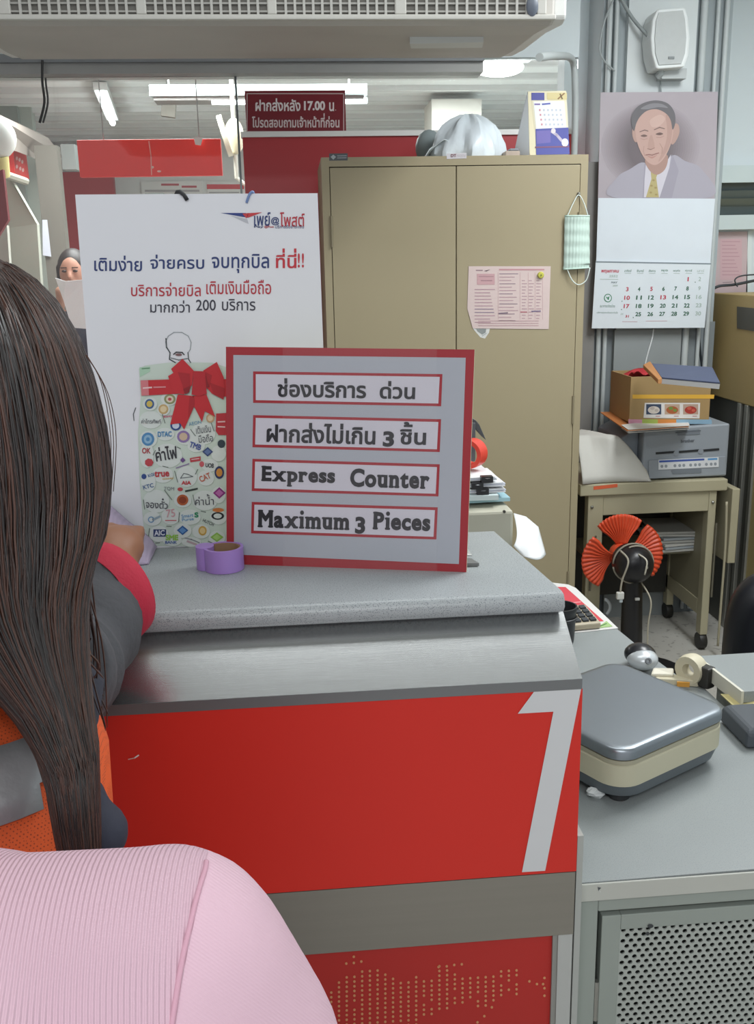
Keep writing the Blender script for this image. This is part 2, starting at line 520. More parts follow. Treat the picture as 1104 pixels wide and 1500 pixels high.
# the column with its white board, and conduits
mb = MB(); mb.mm((1.215, 3.87, 0), (1.72, 4.05, 2.75), M('#a0a9ac', .8, 0, .08, 4)); struct('wall_column', mb)
mb = MB(); mb.mm((1.305, 3.845, 0), (1.572, 3.87, 2.75), M('#d2d8d9', .7, 0, .05, 5)); struct('trim_column_board', mb)
mb = MB(); mb.mm((1.208, 3.862, 0), (1.727, 4.05, 1.26), M('#7b8285', .8, 0, .08, 4)); mb.mm((1.298, 3.838, 0), (1.578, 3.862, 1.238), M('#8f9596', .7, 0, .06, 5)); struct('trim_column_base_shade', mb)  # shade low on the column put into darker greys; box below the calendar
mb = MB(); a = PY(863, 238, 3.86); mb.mm((a.x - .05, 3.84, 0), (1.214, 3.90, a.z), M('#84827f', .8, 0, .2, 5)); struct('trim_dark_board', mb)
for k, (x, r) in enumerate(((1.235, .010), (1.262, .009), (1.60, .014), (1.655, .008), (1.69, .010))):
    mb = MB(); mb.tube([(x, 3.852, .02), (x, 3.852, 2.74)], r, M('#b9c0c1', .5, 0, .05), 10)
    tag(mb.build('conduit_pipe', smooth=40), 'pale thin conduit pipe up the column, ' + ('leftmost of five', 'second from left of five', 'third from left of five, the thickest', 'fourth from left of five', 'rightmost of five')[k], 'pipe', 'conduit pipes on the column')
# window with dark louvres at the right edge
mb = MB()
FR = M('#c6d2d2', .5)
a = PY(1046, 244, 4.04); b = PY(1110, 268, 4.04); c = PY(1110, 315, 4.04); d = PY(1110, 336, 4.04)
X0, X1 = a.x, 2.28
mb.mm((X0, 4.0, b.z), (X1, 4.05, a.z), FR); mb.mm((X0, 4.0, d.z), (X1, 4.05, c.z), FR)
o = struct('window_3', mb)
mb = MB()
for i in range(4):
    z = b.z + (c.z - b.z) * (i + .5) / 4
    mb.box(((X0 + X1) / 2, 4.03, z), (X1 - X0, .004, .04), M(('#4b5557', '#59625f', '#5f655c', '#525c5d')[i], .35), mtx=Matrix.Rotation(rad(25), 3, 'X'))
w = mb.build('louvre_panel', o)
mb = MB(); mb.mm((-2.4, 4.02, 0), (-2.38, 4.04, .1), WALL)
# baseboard
mb = MB(); mb.mm((1.72, 4.035, 0), (2.3, 4.05, .1), M('#8f9698', .5)); struct('baseboard_back', mb)

# ------------------------------------------------------------------ room beyond the glass
mb = MB(); mb.mm((-2.39, 9.6, 0), (-1.62, 9.7, PY(100, 252, 9.6).z), M('#a33b3f', .6, 0, .06)); struct('wall_far_red', mb)
mb = MB(); mb.mm((-2.2, 8.0, 0), (-2.02, 8.2, 2.75), M('#8a8f8a', .6)); mb.mm((-2.02, 8.05, 0), (-1.93, 8.15, 2.75), M('#a2a79f', .6)); struct('wall_far_post', mb)
mb = MB(); mb.mm((-1.28, 9.2, 0), (-1.12, 9.36, 2.2), M('#aab0ac', .6)); struct('wall_far_pillar', mb)
mb = MB(); p = PY(632, 145, 7.5); q = PY(705, 198, 7.5); mb.mm((p.x, 7.5, 0), (q.x, 7.9, p.z), M('#dcdad2', .7)); struct('wall_far_column', mb)
# sloping beam at far left
mb = MB()
mb.prism([PY(-40, 150, 5.0), PY(-40, 196, 5.0), PY(52, 232, 7.2), PY(84, 226, 7.8), PY(60, 196, 7.2)], (0, .2, 0), M('#8d827a', .7)); struct('trim_left_beam', mb)

def panel(name, x0, y0, x1, y1, Y, th, hexc, label, cat, rough=.6, group=None):
    a = PY(x0, y0, Y); b = PY(x1, y1, Y)
    mb = MB(); mb.mm((a.x, Y, b.z), (b.x, Y + th, a.z), M(hexc, rough, 0, .04)); return tag(mb.build(name, bev=.002), label, cat, group)
# red hanging board
a = PY(112, 205, 4.8); b = PY(326, 257, 4.8)
t = thing('hanging_board', ((a.x + b.x) / 2, 4.8, b.z), 'plain bright red board hung from the ceiling beyond the glass', 'sign')
mb = MB(); mb.mm((a.x, 4.8, b.z), (b.x, 4.83, a.z), M('#f0342c', .4, 0, .05)); mb.build('board', t, bev=.003)
for x in (a.x + .12, b.x - .10):
    mb = MB(); mb.tube([(x, 4.815, a.z - .01), (x, 4.815, 2.715)], .003, M('#8b8b88', .4), 6); mb.build('hanging_wire', t)
pl = Plane((0, 4.8, 2), (0, -1, 0)); pr = Print(pl, .0008)
pr.line([(218, 207), (221, 228), (222, 256)], 1.6, '#f2a39b'); pr.poly(ell(223, 245, 2.5, 2, 8), '#f5c4ba'); pr.poly(ell(233, 251, 3, 1.6, 8), '#f5c4ba')  # pale thin line and two small spots on the red face
tag(pr.build('pale_marks', t), 'pale marks')
# the dangling pale tag
mb = MB(); mb.sheet([PY(283, 200, 4.78), PY(297, 201, 4.78), PY(294, 213, 4.78), PY(286, 212, 4.78)], M('#d8d4d0', .6)); tag(mb.build('paper_scrap', solid=.002), 'small pale scrap stuck at the top of the red hanging board', 'paper')
# tubes
def tube_lamp(x0, y0, x1, y1, z, label, w=.09):
    A = PZ(x0, y0, z); B = PZ(x1, y1, z)
    t = thing('tube_lamp', A.lerp(B, .5), label, 'lamp')
    mb = MB(); d = (B - A); ln = d.length; R = d.to_track_quat('X', 'Z').to_matrix()
    mb.box(A.lerp(B, .5) + Vector((0, 0, .045)), (ln + .06, w, .05), M('#c9cac8', .5), mtx=R); mb.build('housing', t, bev=.004)
    mb = MB(); mb.tube([A, B], .022, EM('#f4fbff', 9), 12); mb.build('tube', t, smooth=60)
    return t
tube_lamp(148, 138, 165, 180, 2.63, 'lit fluorescent tube running away beyond the glass, above the red board')
A = PY(218, 124, 6.0); B = PY(538, 149, 6.0)
t = thing('batten_lamp', ((A.x + B.x) / 2, 6.1, B.z), 'wide white batten lamp behind the maroon sign, lit along its lower edge', 'lamp')
mb = MB(); mb.mm((A.x, 6.0, B.z + .04), (B.x, 6.2, A.z), M('#cfdadb', .5)); mb.mm((A.x, 5.98, B.z + .035), (B.x, 6.0, B.z + .045), M('#98a0a0', .5)); mb.build('housing', t)
mb = MB(); mb.mm((A.x + .02, 6.0, B.z + .015), (B.x - .02, 6.16, B.z + .04), M('#8e8a88', .5)); mb.build('louvre', t)
mb = MB(); mb.tube([(A.x + .35, 6.02, B.z + .01), (B.x, 6.02, B.z + .01)], .018, EM('#f4fbff', 5), 10); mb.build('tube', t, smooth=60)
for x in (A.x + .1, B.x - .1):
    mb = MB(); mb.tube([(x, 6.1, A.z), (x, 6.1, 2.72)], .006, M('#9a9a98', .5), 6); mb.build('hanging_rod', t)
# round glowing lamp right
c = PY(730, 99, 5.0)
t = thing('ceiling_lamp', c, 'glowing oval ceiling lamp just below the right end of the air conditioner', 'lamp')
mb = MB(); mb.ball(c, (.125, .09, .042), EM('#ffffff', 6), 24, 12); mb.build('diffuser', t, smooth=180)
mb = MB(); mb.tube([c + Vector((0, 0, .03)), (c.x, c.y, 2.715)], .02, M('#d0d2d0', .5), 10); mb.mm((c.x - .05, c.y - .05, c.z + .03), (c.x + .16, c.y + .05, c.z + .055), M('#d8dcdc', .5)); mb.build('mount', t)
# small square thing under ceiling
c = PY(247, 162, 6.8)
mb = MB(); mb.box(c, (.09, .05, .08), M('#7b776f', .6), mtx=Matrix.Rotation(rad(8), 3, 'Y')); mb.tube([c, (c.x, c.y, 2.72)], .003, M('#8b8b88', .5), 6)
tag(mb.build('junction_box'), 'small grey square box hanging between the two lamps beyond the glass', 'box')
# yellowish oval fan on a far pole
c = PY(343, 200, 5.8)
t = thing('wall_fan', c, 'yellowed round fan housing seen edge on, left of the maroon sign', 'fan')
mb = MB(); mb.ball(c, (.055, .05, .098), M('#cfc7ae', .5), 20, 12); mb.build('motor_cover', t, smooth=180)
mb = MB(); mb.ring([(.10, -.014), (.112, -.014), (.112, .014), (.10, .014)], c + Vector((-.05, -.03, 0)), M('#ded9c4', .4), 28, Matrix.Rotation(rad(75), 3, 'Y')); mb.build('guard_ring', t, smooth=40)
mb = MB(); mb.tube([c + Vector((0, 0, -.09)), c + Vector((0, .01, -.22)), c + Vector((.1, .02, -.30)), c + Vector((.3, .02, -.36))], .012, M('#b5b2a6', .5), 8); mb.tube([c + Vector((0, 0, .09)), (c.x, c.y, 2.72)], .012, M('#b5b2a6', .5), 8); mb.build('bracket', t)
# notice boards on far wall
def far_sheet(name, x0, y0, x1, y1, Y, lines, label, group=None):
    a = PY(x0, y0, Y); b = PY(x1, y1, Y)
    t = thing(name, ((a.x + b.x) / 2, Y, b.z), label, 'notice', group)
    mb = MB(); mb.mm((a.x, Y, b.z), (b.x, Y + .02, a.z), M('#dcdad6', .6, 0, .04)); mb.build('sheet', t)
    pr = Print(Plane((0, Y, 1), (0, -1, 0)), .002)
    for q in lines: pr.rect(*q)
    pr.build('print', t)
    return t
far_sheet('notice_board', 206, 266, 300, 330, 10.08, [(236, 269, 262, 272, '#b5545a'), (266, 272, 288, 275, '#b5545a'), (212, 278, 292, 281, '#a9a6a6'), (212, 285, 280, 288, '#a9a6a6')], 'white notice board with small red headings above the poster, on the left')
far_sheet('notice_board', 303, 266, 357, 330, 10.08, [(303, 270, 357, 277, '#c8474d'), (306, 281, 350, 283, '#a9a6a6')], 'white notice board with a broad red band above the poster')
far_sheet('notice_sheet', 704, 160, 720, 172, 10.08, [(706, 162, 718, 170, '#b19c92')], 'small tan sheet on the far wall, left of the pair', 'far wall sheets')
far_sheet('notice_sheet', 732, 160, 754, 174, 10.08, [(734, 162, 752, 168, '#b79d90'), (740, 169, 750, 172, '#c9b2a6')], 'small tan sheet on the far wall, right of the pair', 'far wall sheets')
# left edge: white lamp, red banner, maroon strip, grey panel, paper
c = PY(-10, 202, 4.9)
t = thing('wall_speaker', c, 'white rounded speaker cut by the left edge of the picture', 'speaker')
mb = MB(); mb.ball(c, (.105, .08, .10), M('#e6e7e2', .4), 24, 14); mb.build('shell', t, smooth=180)
mb = MB(); mb.tube([c + Vector((0, 0, -.08)), c + Vector((0, .03, -.17))], [.06, .05], M('#c9bd7c', .5), 12); mb.tube([c + Vector((0, .05, -.15)), c + Vector((0, .5, -.15))], .02, M('#9a978a', .5), 8); tag(mb.build('bracket', t, smooth=40), 'yellowed bracket')
q = [PY(18, 196, 6.6), PY(22, 258, 6.6), PY(43, 262, 7.6), PY(36, 208, 7.6)]
t = thing('banner', q[1], 'red banner with pale lettering on the far left wall', 'sign')
mb = MB(); mb.prism(q, (-.03, 0, 0), M('#e0403c', .5)); mb.build('cloth', t)
pr = Print(Plane.of(q[0], q[1], q[2]), .003)
for (x, y) in ((24, 232), (28, 234), (32, 237), (24, 244), (29, 247), (33, 249)): pr.poly(ell(x, y, 1.7, 3, 8), '#e9b7b2')
pr.build('lettering', t)
mb = MB(); mb.prism([PY(-30, 262, 4.4), PY(4, 248, 4.4), PY(12, 322, 4.4), PY(-2, 345, 4.4), PY(-30, 345, 4.4)], (0, .03, 0), M('#8e2c33', .5)); mb.mm((-1.62, 4.40, 0), (-1.45, 4.43, 1.63), M('#8e2c33', .5))
tag(mb.build('maroon_screen'), 'dark maroon panel cut by the left edge of the picture', 'panel')
mb = MB(); q = [PY(8, 254, 5.2), PY(16, 262, 5.2), PY(54, 328, 5.3), PY(64, 480, 5.3), PY(-30, 480, 5.2), PY(-30, 340, 5.2)]
mb.prism(q, (0, .05, 0), M('#a5a79b', .6, 0, .06)); mb.prism([PY(0, 350, 5.15), PY(10, 330, 5.15), PY(20, 480, 5.15), PY(-30, 480, 5.15), PY(-30, 350, 5.15)], (0, .04, 0), M('#b8b7ad', .6)); mb.mm((-1.9, 5.2, 0), (-1.55, 5.24, 1.25), M('#a5a79b', .6))
tag(mb.build('screen_board'), 'grey green board with a slanting top at the far left, behind the dark hair', 'board')
mb = MB(); a = PY(60, 322, 6.6); b = PY(74, 376, 6.6)
mb.sheet([PY(62, 322, 6.6), PY(69, 322, 6.6), PY(75, 376, 6.6), PY(63, 374, 6.6)], M('#c9cbd6', .6)); tag(mb.build('paper_slip', solid=.004), 'narrow white paper slip hanging on the far left post', 'paper')
mb = MB(); a = PY(58, 250, 6.62); b = PY(80, 480, 6.62); mb.mm((a.x - .02, 6.62, 0), (a.x + .12, 6.72, 2.3), M('#6f6a62', .6)); struct('wall_left_post', mb)
panel('meter_box', 88, 211, 112, 248, 7.9, .12, '#aeb3b0', 'grey meter box left of the red hanging board', 'box')
# black cable by the AC's left end
P = smoothpath([PY(62, 88, 3.775), PY(62, 120, 3.78), PY(65, 150, 3.78), PY(58, 180, 3.78)], 6)
mb = MB(); mb.tube(P, .0045, M('#3a3a3a', .5), 8); mb.tube([p + Vector((.012, 0, 0)) for p in P[5:]], .0035, M('#4a4a4a', .5), 8)
tag(mb.build('black_cable'), 'black cable drooping under the left end of the air conditioner', 'cable')
# maroon sign on the glass
pl = Plane((0, 3.852, 2), (0, -1, 0))
a = pl.at(358, 133); b = pl.at(507, 196)
t = thing('maroon_sign', ((a.x + b.x) / 2, 3.852, b.z), 'maroon plastic sign with two lines of Thai writing above the red panel', 'sign')
mb = MB(); mb.mm((a.x, 3.852, b.z), (b.x, 3.862, a.z), M('#7d2a33', .25, 0, .03)); mb.build('plate', t, bev=.001)
pr = Print(pl)
for q in ((361, 136.5, 504, 138), (361, 192, 504, 193.5), (361, 136.5, 362.5, 193.5), (502.5, 136.5, 504, 193.5)): pr.rect(*q, '#c3a6a6')
pr.trect('ฝากส่งหลัง', 374, 144, 440, 163, '#e6dada', 1, .025); pr.trect('17.00', 445, 148, 476, 162, '#e6dada', 1, .04); pr.trect('น.', 482, 150, 492, 163, '#e6dada', 1, .025)
pr.trect('โปรดสอบถามเจ้าหน้าที่ก่อน', 369, 166, 497, 187, '#d9c8c8', 1, .025)
tag(pr.build('lettering', t), 'pale lettering')

# ------------------------------------------------------------------ air conditioner
t = thing('air_conditioner', (0, 2.6, 2.0), 'wide grey white air conditioner hung under the ceiling at the top of the picture', 'air conditioner')
SHELL = M('#c4c2bb', .5, 0, .05, 3, bump=.1, bscale=30); UND = M('#bcb8b2', .6, 0, .12, 4)
z0 = PY(400, 31, 2.5).z; xl = PY(-70, 30, 2.5).x; xr = PY(812, 30, 2.5).x
mb = MB()
prof = [(2.50, z0 + .30), (2.50, z0 + .012), (2.505, z0 + .003), (2.53, z0 - .004), (2.70, z0 + .012), (2.95, z0 + .022), (3.10, z0 + .036), (3.14, z0 + .30)]
ribs = [[(x, y, z) for (y, z) in prof] for x in (xl, xr)]
mb.loft(ribs, UND); mb.build('body', t, bev=.006, fix=True)
mb = MB()
for x, w in ((xl - .028, .03), (xr - .002, .035)):
    mb = MB()
    mb.loft([[(x + k * w, y + (.012 if y < 2.7 else 0), z + (.004 if z < z0 + .1 else 0)) for (y, z) in prof] for k in (0, 1)], M('#dcdcd8', .45))
    mb.build('end_cap', t, bev=.006, fix=True)
mb = MB(); mb.mm((xl, 2.484, z0), (xr, 2.50, z0 + .012), SHELL)
bars = [(-62, 15), (199, 214), (391, 405), (578, 595), (786, 800)]
for (p, q) in bars:
    a = PY(p, 10, 2.49).x; b = PY(q, 10, 2.49).x; mb.mm((a, 2.487, z0 + .012), (b, 2.50, z0 + .25), SHELL)
mb.mm((xl, 2.487, z0 + .25), (xr, 2.50, z0 + .30), SHELL)
mb.build('front_frame', t, bev=.003)
for (p, q) in ((15, 199), (214, 391), (405, 578), (595, 786)):
    a = PY(p, 10, 2.49).x; b = PY(q, 10, 2.49).x
    mb = MB(); mb.mm((a, 2.496, z0 + .012), (b, 2.4995, z0 + .26), M('#6f6c66', .6, 0, .2, 20))
    n = 24
    for i in range(14):
        z = z0 + .017 + i * .0175; mb.mm((a, 2.490, z), (b, 2.4965, z + .004), M('#a5a39d', .5))
    for i in range(1, 13):
        x = a + (b - a) * i / 13; mb.mm((x - .003, 2.4885, z0 + .012), (x + .003, 2.4965, z0 + .26), M('#b9b7b1', .5))
    mb.build('grille', t)
c = PY(779, 9, 2.487)
mb = MB(); mb.lathe([(.018, 0), (.018, .004), (.012, .008)], c, M('#5d6470', .4), 20, Matrix.Rotation(rad(90), 3, 'X'), sx=.8, sy=1.3); mb.build('control_knob', t, smooth=40)
mb = MB(); mb.prism([PY(600, 64, 2.72) , PY(708, 62, 2.72), PY(706, 70, 2.76), PY(602, 71, 2.76)], (0, 0, .02), M('#cfd0cd', .5)); tag(mb.build('sticker', t), 'pale sticker')
for x in (xl + .1, xr - .1):
    for y in (2.62, 3.02): mb = MB(); mb.tube([(x, y, z0 + .25), (x, y, 2.752)], .006, M('#9a9a98', .4, .6), 8); mb.build('hanger', t)
# pipe from the AC to the wall
mb = MB(); mb.tube(smoothpath([PY(790, 84, 3.2), PY(815, 82, 3.5), PY(838, 88, 3.78), PY(842, 130, 3.80), PY(842, 180, 3.80), PY(840, 240, 3.80)], 6), .013, M('#b3b9b9', .6), 10)
tag(mb.build('drain_pipe', smooth=60), 'grey drain pipe bending down the wall from the air conditioner', 'pipe')

# ------------------------------------------------------------------ loudspeaker and calendar on the column
pl = Plane((0, 3.80, 2), (0, -1, 0))
t = thing('loudspeaker', (PY(982, 100, 3.82).x, 3.82, PY(982, 100, 3.82).z), 'white barrel sided loudspeaker on the column above the portrait calendar', 'speaker')
out = [(962, 14), (1004, 11), (1008, 25), (1011, 55), (1009, 80), (1003, 98), (961, 101), (955, 80), (953, 55), (956, 28)]
mb = MB(); mb.prism([PY(x, y, 3.74) for x, y in out], (0, .10, 0), M('#dfe3e3', .5)); mb.build('cabinet', t, bev=.008)
inn = [(965, 18), (1000, 15), (1003, 28), (1005, 55), (1003, 78), (998, 93), (965, 95), (960, 78), (959, 55), (961, 30)]
mb = MB(); mb.prism([PY(x, y, 3.735) for x, y in inn], (0, .006, 0), M('#b8bcbc', .7, 0, .05, 40, bump=.3, bscale=500)); mb.build('front_grille', t)
mb = MB(); mb.box(PY(983, 84.5, 3.733), (.022, .004, .008), M('#7c8284', .5)); mb.build('badge', t)
mb = MB(); mb.tube([PY(967, 101, 3.79), PY(967, 108, 3.79), PY(963, 112, 3.80)], .014, M('#a5acae', .5), 8); mb.mm((PY(968, 104, 3.8).x, 3.79, PY(968, 116, 3.8).z), (PY(1004, 104, 3.8).x, 3.845, PY(968, 101, 3.8).z), M('#b4b9ba', .6)); mb.build('bracket', t)
def cable(pts, Y, r, hexc, label, n=8, name='cable'):
    P = smoothpath([PY(p[0], p[1], p[2] if len(p) > 2 else Y) for p in pts], 7)
    mb = MB(); mb.tube(P, r, M(hexc, .5, 0, 0), n); return tag(mb.build(name, smooth=180), label, 'cable')
cable([(905, -10, 3.84), (925, 25, 3.82), (948, 52, 3.79), (954, 58, 3.78)], 3.8, .007, '#8f9697', 'thick grey cable slanting into the side of the loudspeaker')
cable([(898, 0), (884, 35), (878, 70), (884, 88), (900, 104)], 3.83, .0035, '#9ba2a3', 'thin grey cable looping left of the loudspeaker')
cable([(966, 110), (967, 122), (968, 140, 3.83)], 3.832, .003, '#8f9697', 'short cable hanging below the loudspeaker')
# calendar
t = thing('wall_calendar', (PY(955, 480, 3.815).x, 3.82, PY(955, 480, 3.815).z), 'tall wall calendar with a portrait of a man in a grey suit', 'calendar')
PAPER = '#d6dee4'
mb = MB(); mb.prism([pl.at(x, y, -.004) for x, y in ((880, 135), (1052, 134), (1047, 292), (876, 292))], (0, .004, 0), M('#a89fa6', .45, 0, .08, 6)); p1 = mb.build('portrait_page', t)
mb = MB(); mb.prism([pl.at(x, y, 0) for x, y in ((876, 290), (1047, 291), (1040, 386), (873, 384))], (0, .003, 0), M('#d3dbe3', .5, 0, .05, 8)); p2 = mb.build('blank_page', t)
mb = MB(); mb.prism([pl.at(x, y, .004) for x, y in ((872, 382), (1040, 385), (1031, 480), (866, 481))], (0, .003, 0), M(PAPER, .5, 0, .03, 8)); p3 = mb.build('month_page', t)
pr = Print(pl, -.0034)
def mix(h1, h2, f):
    a = [int(h1[i:i + 2], 16) for i in (1, 3, 5)]; b = [int(h2[i:i + 2], 16) for i in (1, 3, 5)]
    return '#%02x%02x%02x' % tuple(round(x * (1 - f) + y * f) for x, y in zip(a, b))
def rnd_(pts, k=5):
    n = len(pts); r = []
    for i in range(n):
        p0, p1, p2, p3 = pts[i - 1], pts[i], pts[(i + 1) % n], pts[(i + 2) % n]
        for j in range(k):
            t = j / k
            r.append(tuple(.5 * (2 * p1[c] + (p2[c] - p0[c]) * t + (2 * p0[c] - 5 * p1[c] + 4 * p2[c] - p3[c]) * t * t + (3 * p1[c] - p0[c] - 3 * p2[c] + p3[c]) * t ** 3) for c in (0, 1)))
    return r
for i in range(14): pr.poly(ell(953 - i * .3, 214, 72 - i * 3.2, 64 - i * 2.2, 40), mix('#a89fa6', '#6f666b', (i + 1) / 14), i * .25)
SU = '#a6a2ae'
pr.poly(rnd_([(897, 289), (904, 260), (922, 248), (944, 238), (962, 262), (984, 228), (1004, 236), (1028, 248), (1041, 289)]), SU, 4)
pr.poly([(944, 239), (949, 240), (957, 262), (952, 290), (941, 290)], '#9b97a4', 5); pr.poly([(985, 226), (981, 246), (966, 290), (984, 290), (994, 250)], '#9d99a6', 5)
pr.poly([(946, 240), (956, 252), (970, 246), (983, 226), (980, 246), (966, 289), (943, 289), (944, 262)], '#c9c5cf', 6)
pr.poly([(953, 252), (964, 252), (961, 260), (965, 289), (946, 289), (954, 262)], '#b3a676', 7)
for (x, y) in ((957, 264), (954, 272), (960, 275), (953, 282), (961, 285)): pr.poly(ell(x, y, 2, 1.5, 8), '#9f8e5e', 8)
SK = '#bf9f96'
pr.poly(rnd_([(927, 186), (932, 189), (934, 205), (930, 208), (926, 198)]), '#b4958c', 7); pr.poly(rnd_([(986, 184), (993, 182), (995, 194), (989, 208), (983, 210)]), '#b4958c', 7)
pr.poly(rnd_([(946, 232), (976, 226), (975, 246), (962, 256), (950, 248)]), '#a9897f', 7.5)
pr.poly(rnd_([(930, 178), (934, 164), (946, 157), (962, 154), (978, 159), (986, 172), (986, 192), (982, 212), (973, 231), (962, 241), (951, 239), (940, 226), (932, 204)]), SK, 8)
pr.poly(rnd_([(975, 168), (984, 178), (984, 196), (980, 214), (971, 230), (964, 236), (974, 212), (977, 192)]), '#b4948b', 9)
pr.poly(rnd_([(928, 192), (924, 174), (930, 160), (942, 151), (960, 147), (977, 151), (987, 163), (989, 178), (985, 190), (982, 176), (975, 166), (962, 160), (948, 162), (938, 170), (932, 180)]), '#6a676b', 10)
pr.poly(rnd_([(938, 159), (952, 152), (968, 152), (978, 158), (964, 157), (948, 160)]), '#858388', 11)
pr.poly(rnd_([(952, 176), (966, 168), (974, 174), (966, 184), (955, 186)]), '#c8aaa1', 9)
pr.line([(937, 193), (944, 190.5), (949, 192)], 1.3, '#7d6763', 10); pr.line([(958, 190), (966, 186.5), (973, 188.5)], 1.3, '#7d6763', 10)
pr.poly(rnd_([(938, 199), (943, 197), (948, 199), (943, 200.6)]), '#6f5955', 10); pr.poly(rnd_([(960, 196.5), (966, 194), (971, 196), (966, 198)]), '#6f5955', 10)
pr.line([(938, 203), (943, 204.5), (948, 203)], .7, '#a98880', 10); pr.line([(961, 201), (967, 201.5), (972, 199.5)], .7, '#a98880', 10)
pr.poly(rnd_([(951.5, 200), (955, 199), (958.5, 214), (955, 218), (948.5, 216)]), '#b6968c', 10); pr.line([(948, 217.5), (953, 219), (958.5, 216.5)], .9, '#977670', 11)
pr.line([(943, 214), (942, 221), (944, 228)], .7, '#ab8b82', 10); pr.line([(966, 210), (970, 217), (969, 225)], .7, '#a5857c', 10)
pr.line([(945.5, 227), (950, 226.3), (955, 227.3), (960, 225.4), (964.5, 224)], 1.3, '#99706a', 11); pr.poly(rnd_([(948, 228.5), (955, 229.5), (962, 227), (955, 232)]), '#b3877f', 10)
tag(pr.build('portrait_print', p1), 'printed bust of a man in grey suit, white shirt, gold tie')
pr = Print(pl, .0046)
GR, RD, GY = '#31614b', '#b8334a', '#a9b9b4'
pr.line([(872, 383.5), (1040, 386.5)], 2, '#7f8a92')
def cpx(cx, cy): return 860 + cx / 5.52, 380 + cy / 5.52
def cell(s, cx, cy, w, h, col, lay=0, bold=.03):
    x, y = cpx(cx, cy); w /= 5.52; h /= 5.52
    pr.text(s, [(x - w / 2 + .3, y - h / 2), (x + w / 2 + .3, y - h / 2 + w * .01), (x + w / 2 - .3, y + h / 2 + w * .01), (x - w / 2 - .3, y + h / 2)], col, lay, bold)
cell('พฤษภาคม', 180, 98, 142, 30, RD); cell('2552', 208, 135, 70, 20, GY); cell('MAY', 215, 186, 50, 16, '#6f7f86'); cell('2009', 222, 212, 40, 14, GY)
pr.line([cpx(100, 160), cpx(245, 162)], .8, GY)
for k, (w, x) in enumerate(zip(('อาทิตย์', 'จันทร์', 'อังคาร', 'พุธ', 'พฤหัส', 'ศุกร์', 'เสาร์'), (325, 424, 521, 620, 718, 815, 912))):
    cell(w, x, 92, 56, 20, GY if k == 6 else '#5d8272', 0, .01); pr.line([cpx(x - 24, 112), cpx(x + 24, 113)], .7, GY)
rows = [[None] * 5 + ['1', '2'], '3 4 5 6 7 8 9'.split(), '10 11 12 13 14 15 16'.split(), '17 18 19 20 21 22 23'.split(), ['31', '25', '26', '27', '28', '29', '30']]
xs = [[0, 0, 0, 0, 0, 811, 905], [320, 415, 515, 612, 710, 806, 902], [318, 414, 512, 610, 708, 804, 898], [314, 412, 509, 606, 700, 800, 895], [318, 408, 505, 601, 698, 795, 892]]
ys = [162, 237, 306, 374, 440]
for r, row in enumerate(rows):
    for k, s in enumerate(row):
        if not s: continue
        col = RD if k == 0 or s in ('5', '13', '1') else (GY if k == 6 else GR)
        sm = .6 if s == '31' else 1
        cell(s, xs[r][k], ys[r] + (3 - k) * 1.2 + (16 if s == '31' else 0), (20 if len(s) == 1 else 46) * sm * (.5 if s == '1' else 1), 34 * sm, col)
cell('24', 276, 440, 22, 14, GY)
for (x, y) in ((277, 338), (273, 405), (368, 470), (868, 184)): pr.poly(ell(*cpx(x, y), .7, .9, 8), '#4a6b62')
pr.poly(ell(*cpx(163, 312), 5.8, 6.2, 24), '#2f7a55'); pr.poly(ell(*cpx(163, 312), 4.6, 5.0, 24), PAPER, 1)
pr.poly([cpx(148, 300), cpx(160, 308), cpx(178, 296), cpx(172, 312), cpx(170, 330), cpx(158, 322), cpx(160, 316), cpx(150, 312)], '#2f7a55', 2)
cell('ธนาคารกสิกรไทย', 160, 374, 120, 26, '#5d8272', 0, .0); cell('บริการทุกระดับประทับใจ', 158, 430, 170, 20, '#5d8272', 0, .0)
pr.line([cpx(280, 502), cpx(400, 503)], .7, '#c39aa4'); pr.line([cpx(470, 498), cpx(640, 497)], .7, '#c9a3ac')
tag(pr.build('month_print', p3), 'green and red dates of the month')
cable([(957, 481, 3.838), (955, 495), (948, 520), (942, 545)], 3.835, .003, '#dfe4e6', 'white cord hanging below the wall calendar')
cable([(1022, 470, 3.9), (1024, 500), (1027, 530), (1030, 552)], 3.86, .0045, '#22282c', 'black cable hanging right of the wall calendar')
cable([(912, 598), (890, 620), (869, 646, 3.8)], 3.84, .003, '#d5d8d8', 'white cord slanting down behind the white cloth cover')
cable([(1036, 432, 3.96), (1050, 420), (1075, 417), (1100, 412), (1125, 407)], 3.94, .006, '#30363a', 'black cable crossing the pink poster at the right edge')
cable([(1080, 420, 3.93), (1076, 410), (1086, 404), (1110, 402)], 3.93, .003, '#3a4044', 'thin wire loop by the pink poster at the right edge')
# pink poster on back wall
pl4 = Plane((0, 4.045, 1.5), (0, -1, 0))
q = [(1044, 340), (1094, 339), (1094, 432), (1034, 432)]
t = thing('pink_poster', pl4.at(1065, 432), 'pale pink printed poster on the wall right of the calendar', 'poster')
mb = MB(); mb.prism([pl4.at(x, y, .002) for x, y in q], (0, .002, 0), M('#c4b0b3', .6, 0, .06, 8)); mb.build('sheet', t)
pr = Print(pl4, .0026); pr.rect(1054, 350, 1086, 410, '#cbaab0')
for i in range(10): pr.line([(1057, 354 + i * 5.4), (1083 - (i * 7) % 9, 354 + i * 5.4)], 1, '#b88f98', 1)
pr.line([(1058, 414), (1072, 413)], 1, '#8f7f86'); pr.build('print', t)
mb = MB(); mb.prism([pl4.at(x, y, .002) for x, y in ((1095, 339), (1101, 339), (1099, 432), (1092, 432))], (0, .002, 0), M('#d9e2e2', .6)); tag(mb.build('white_strip'), 'narrow white strip on the wall beside the pink poster', 'paper')

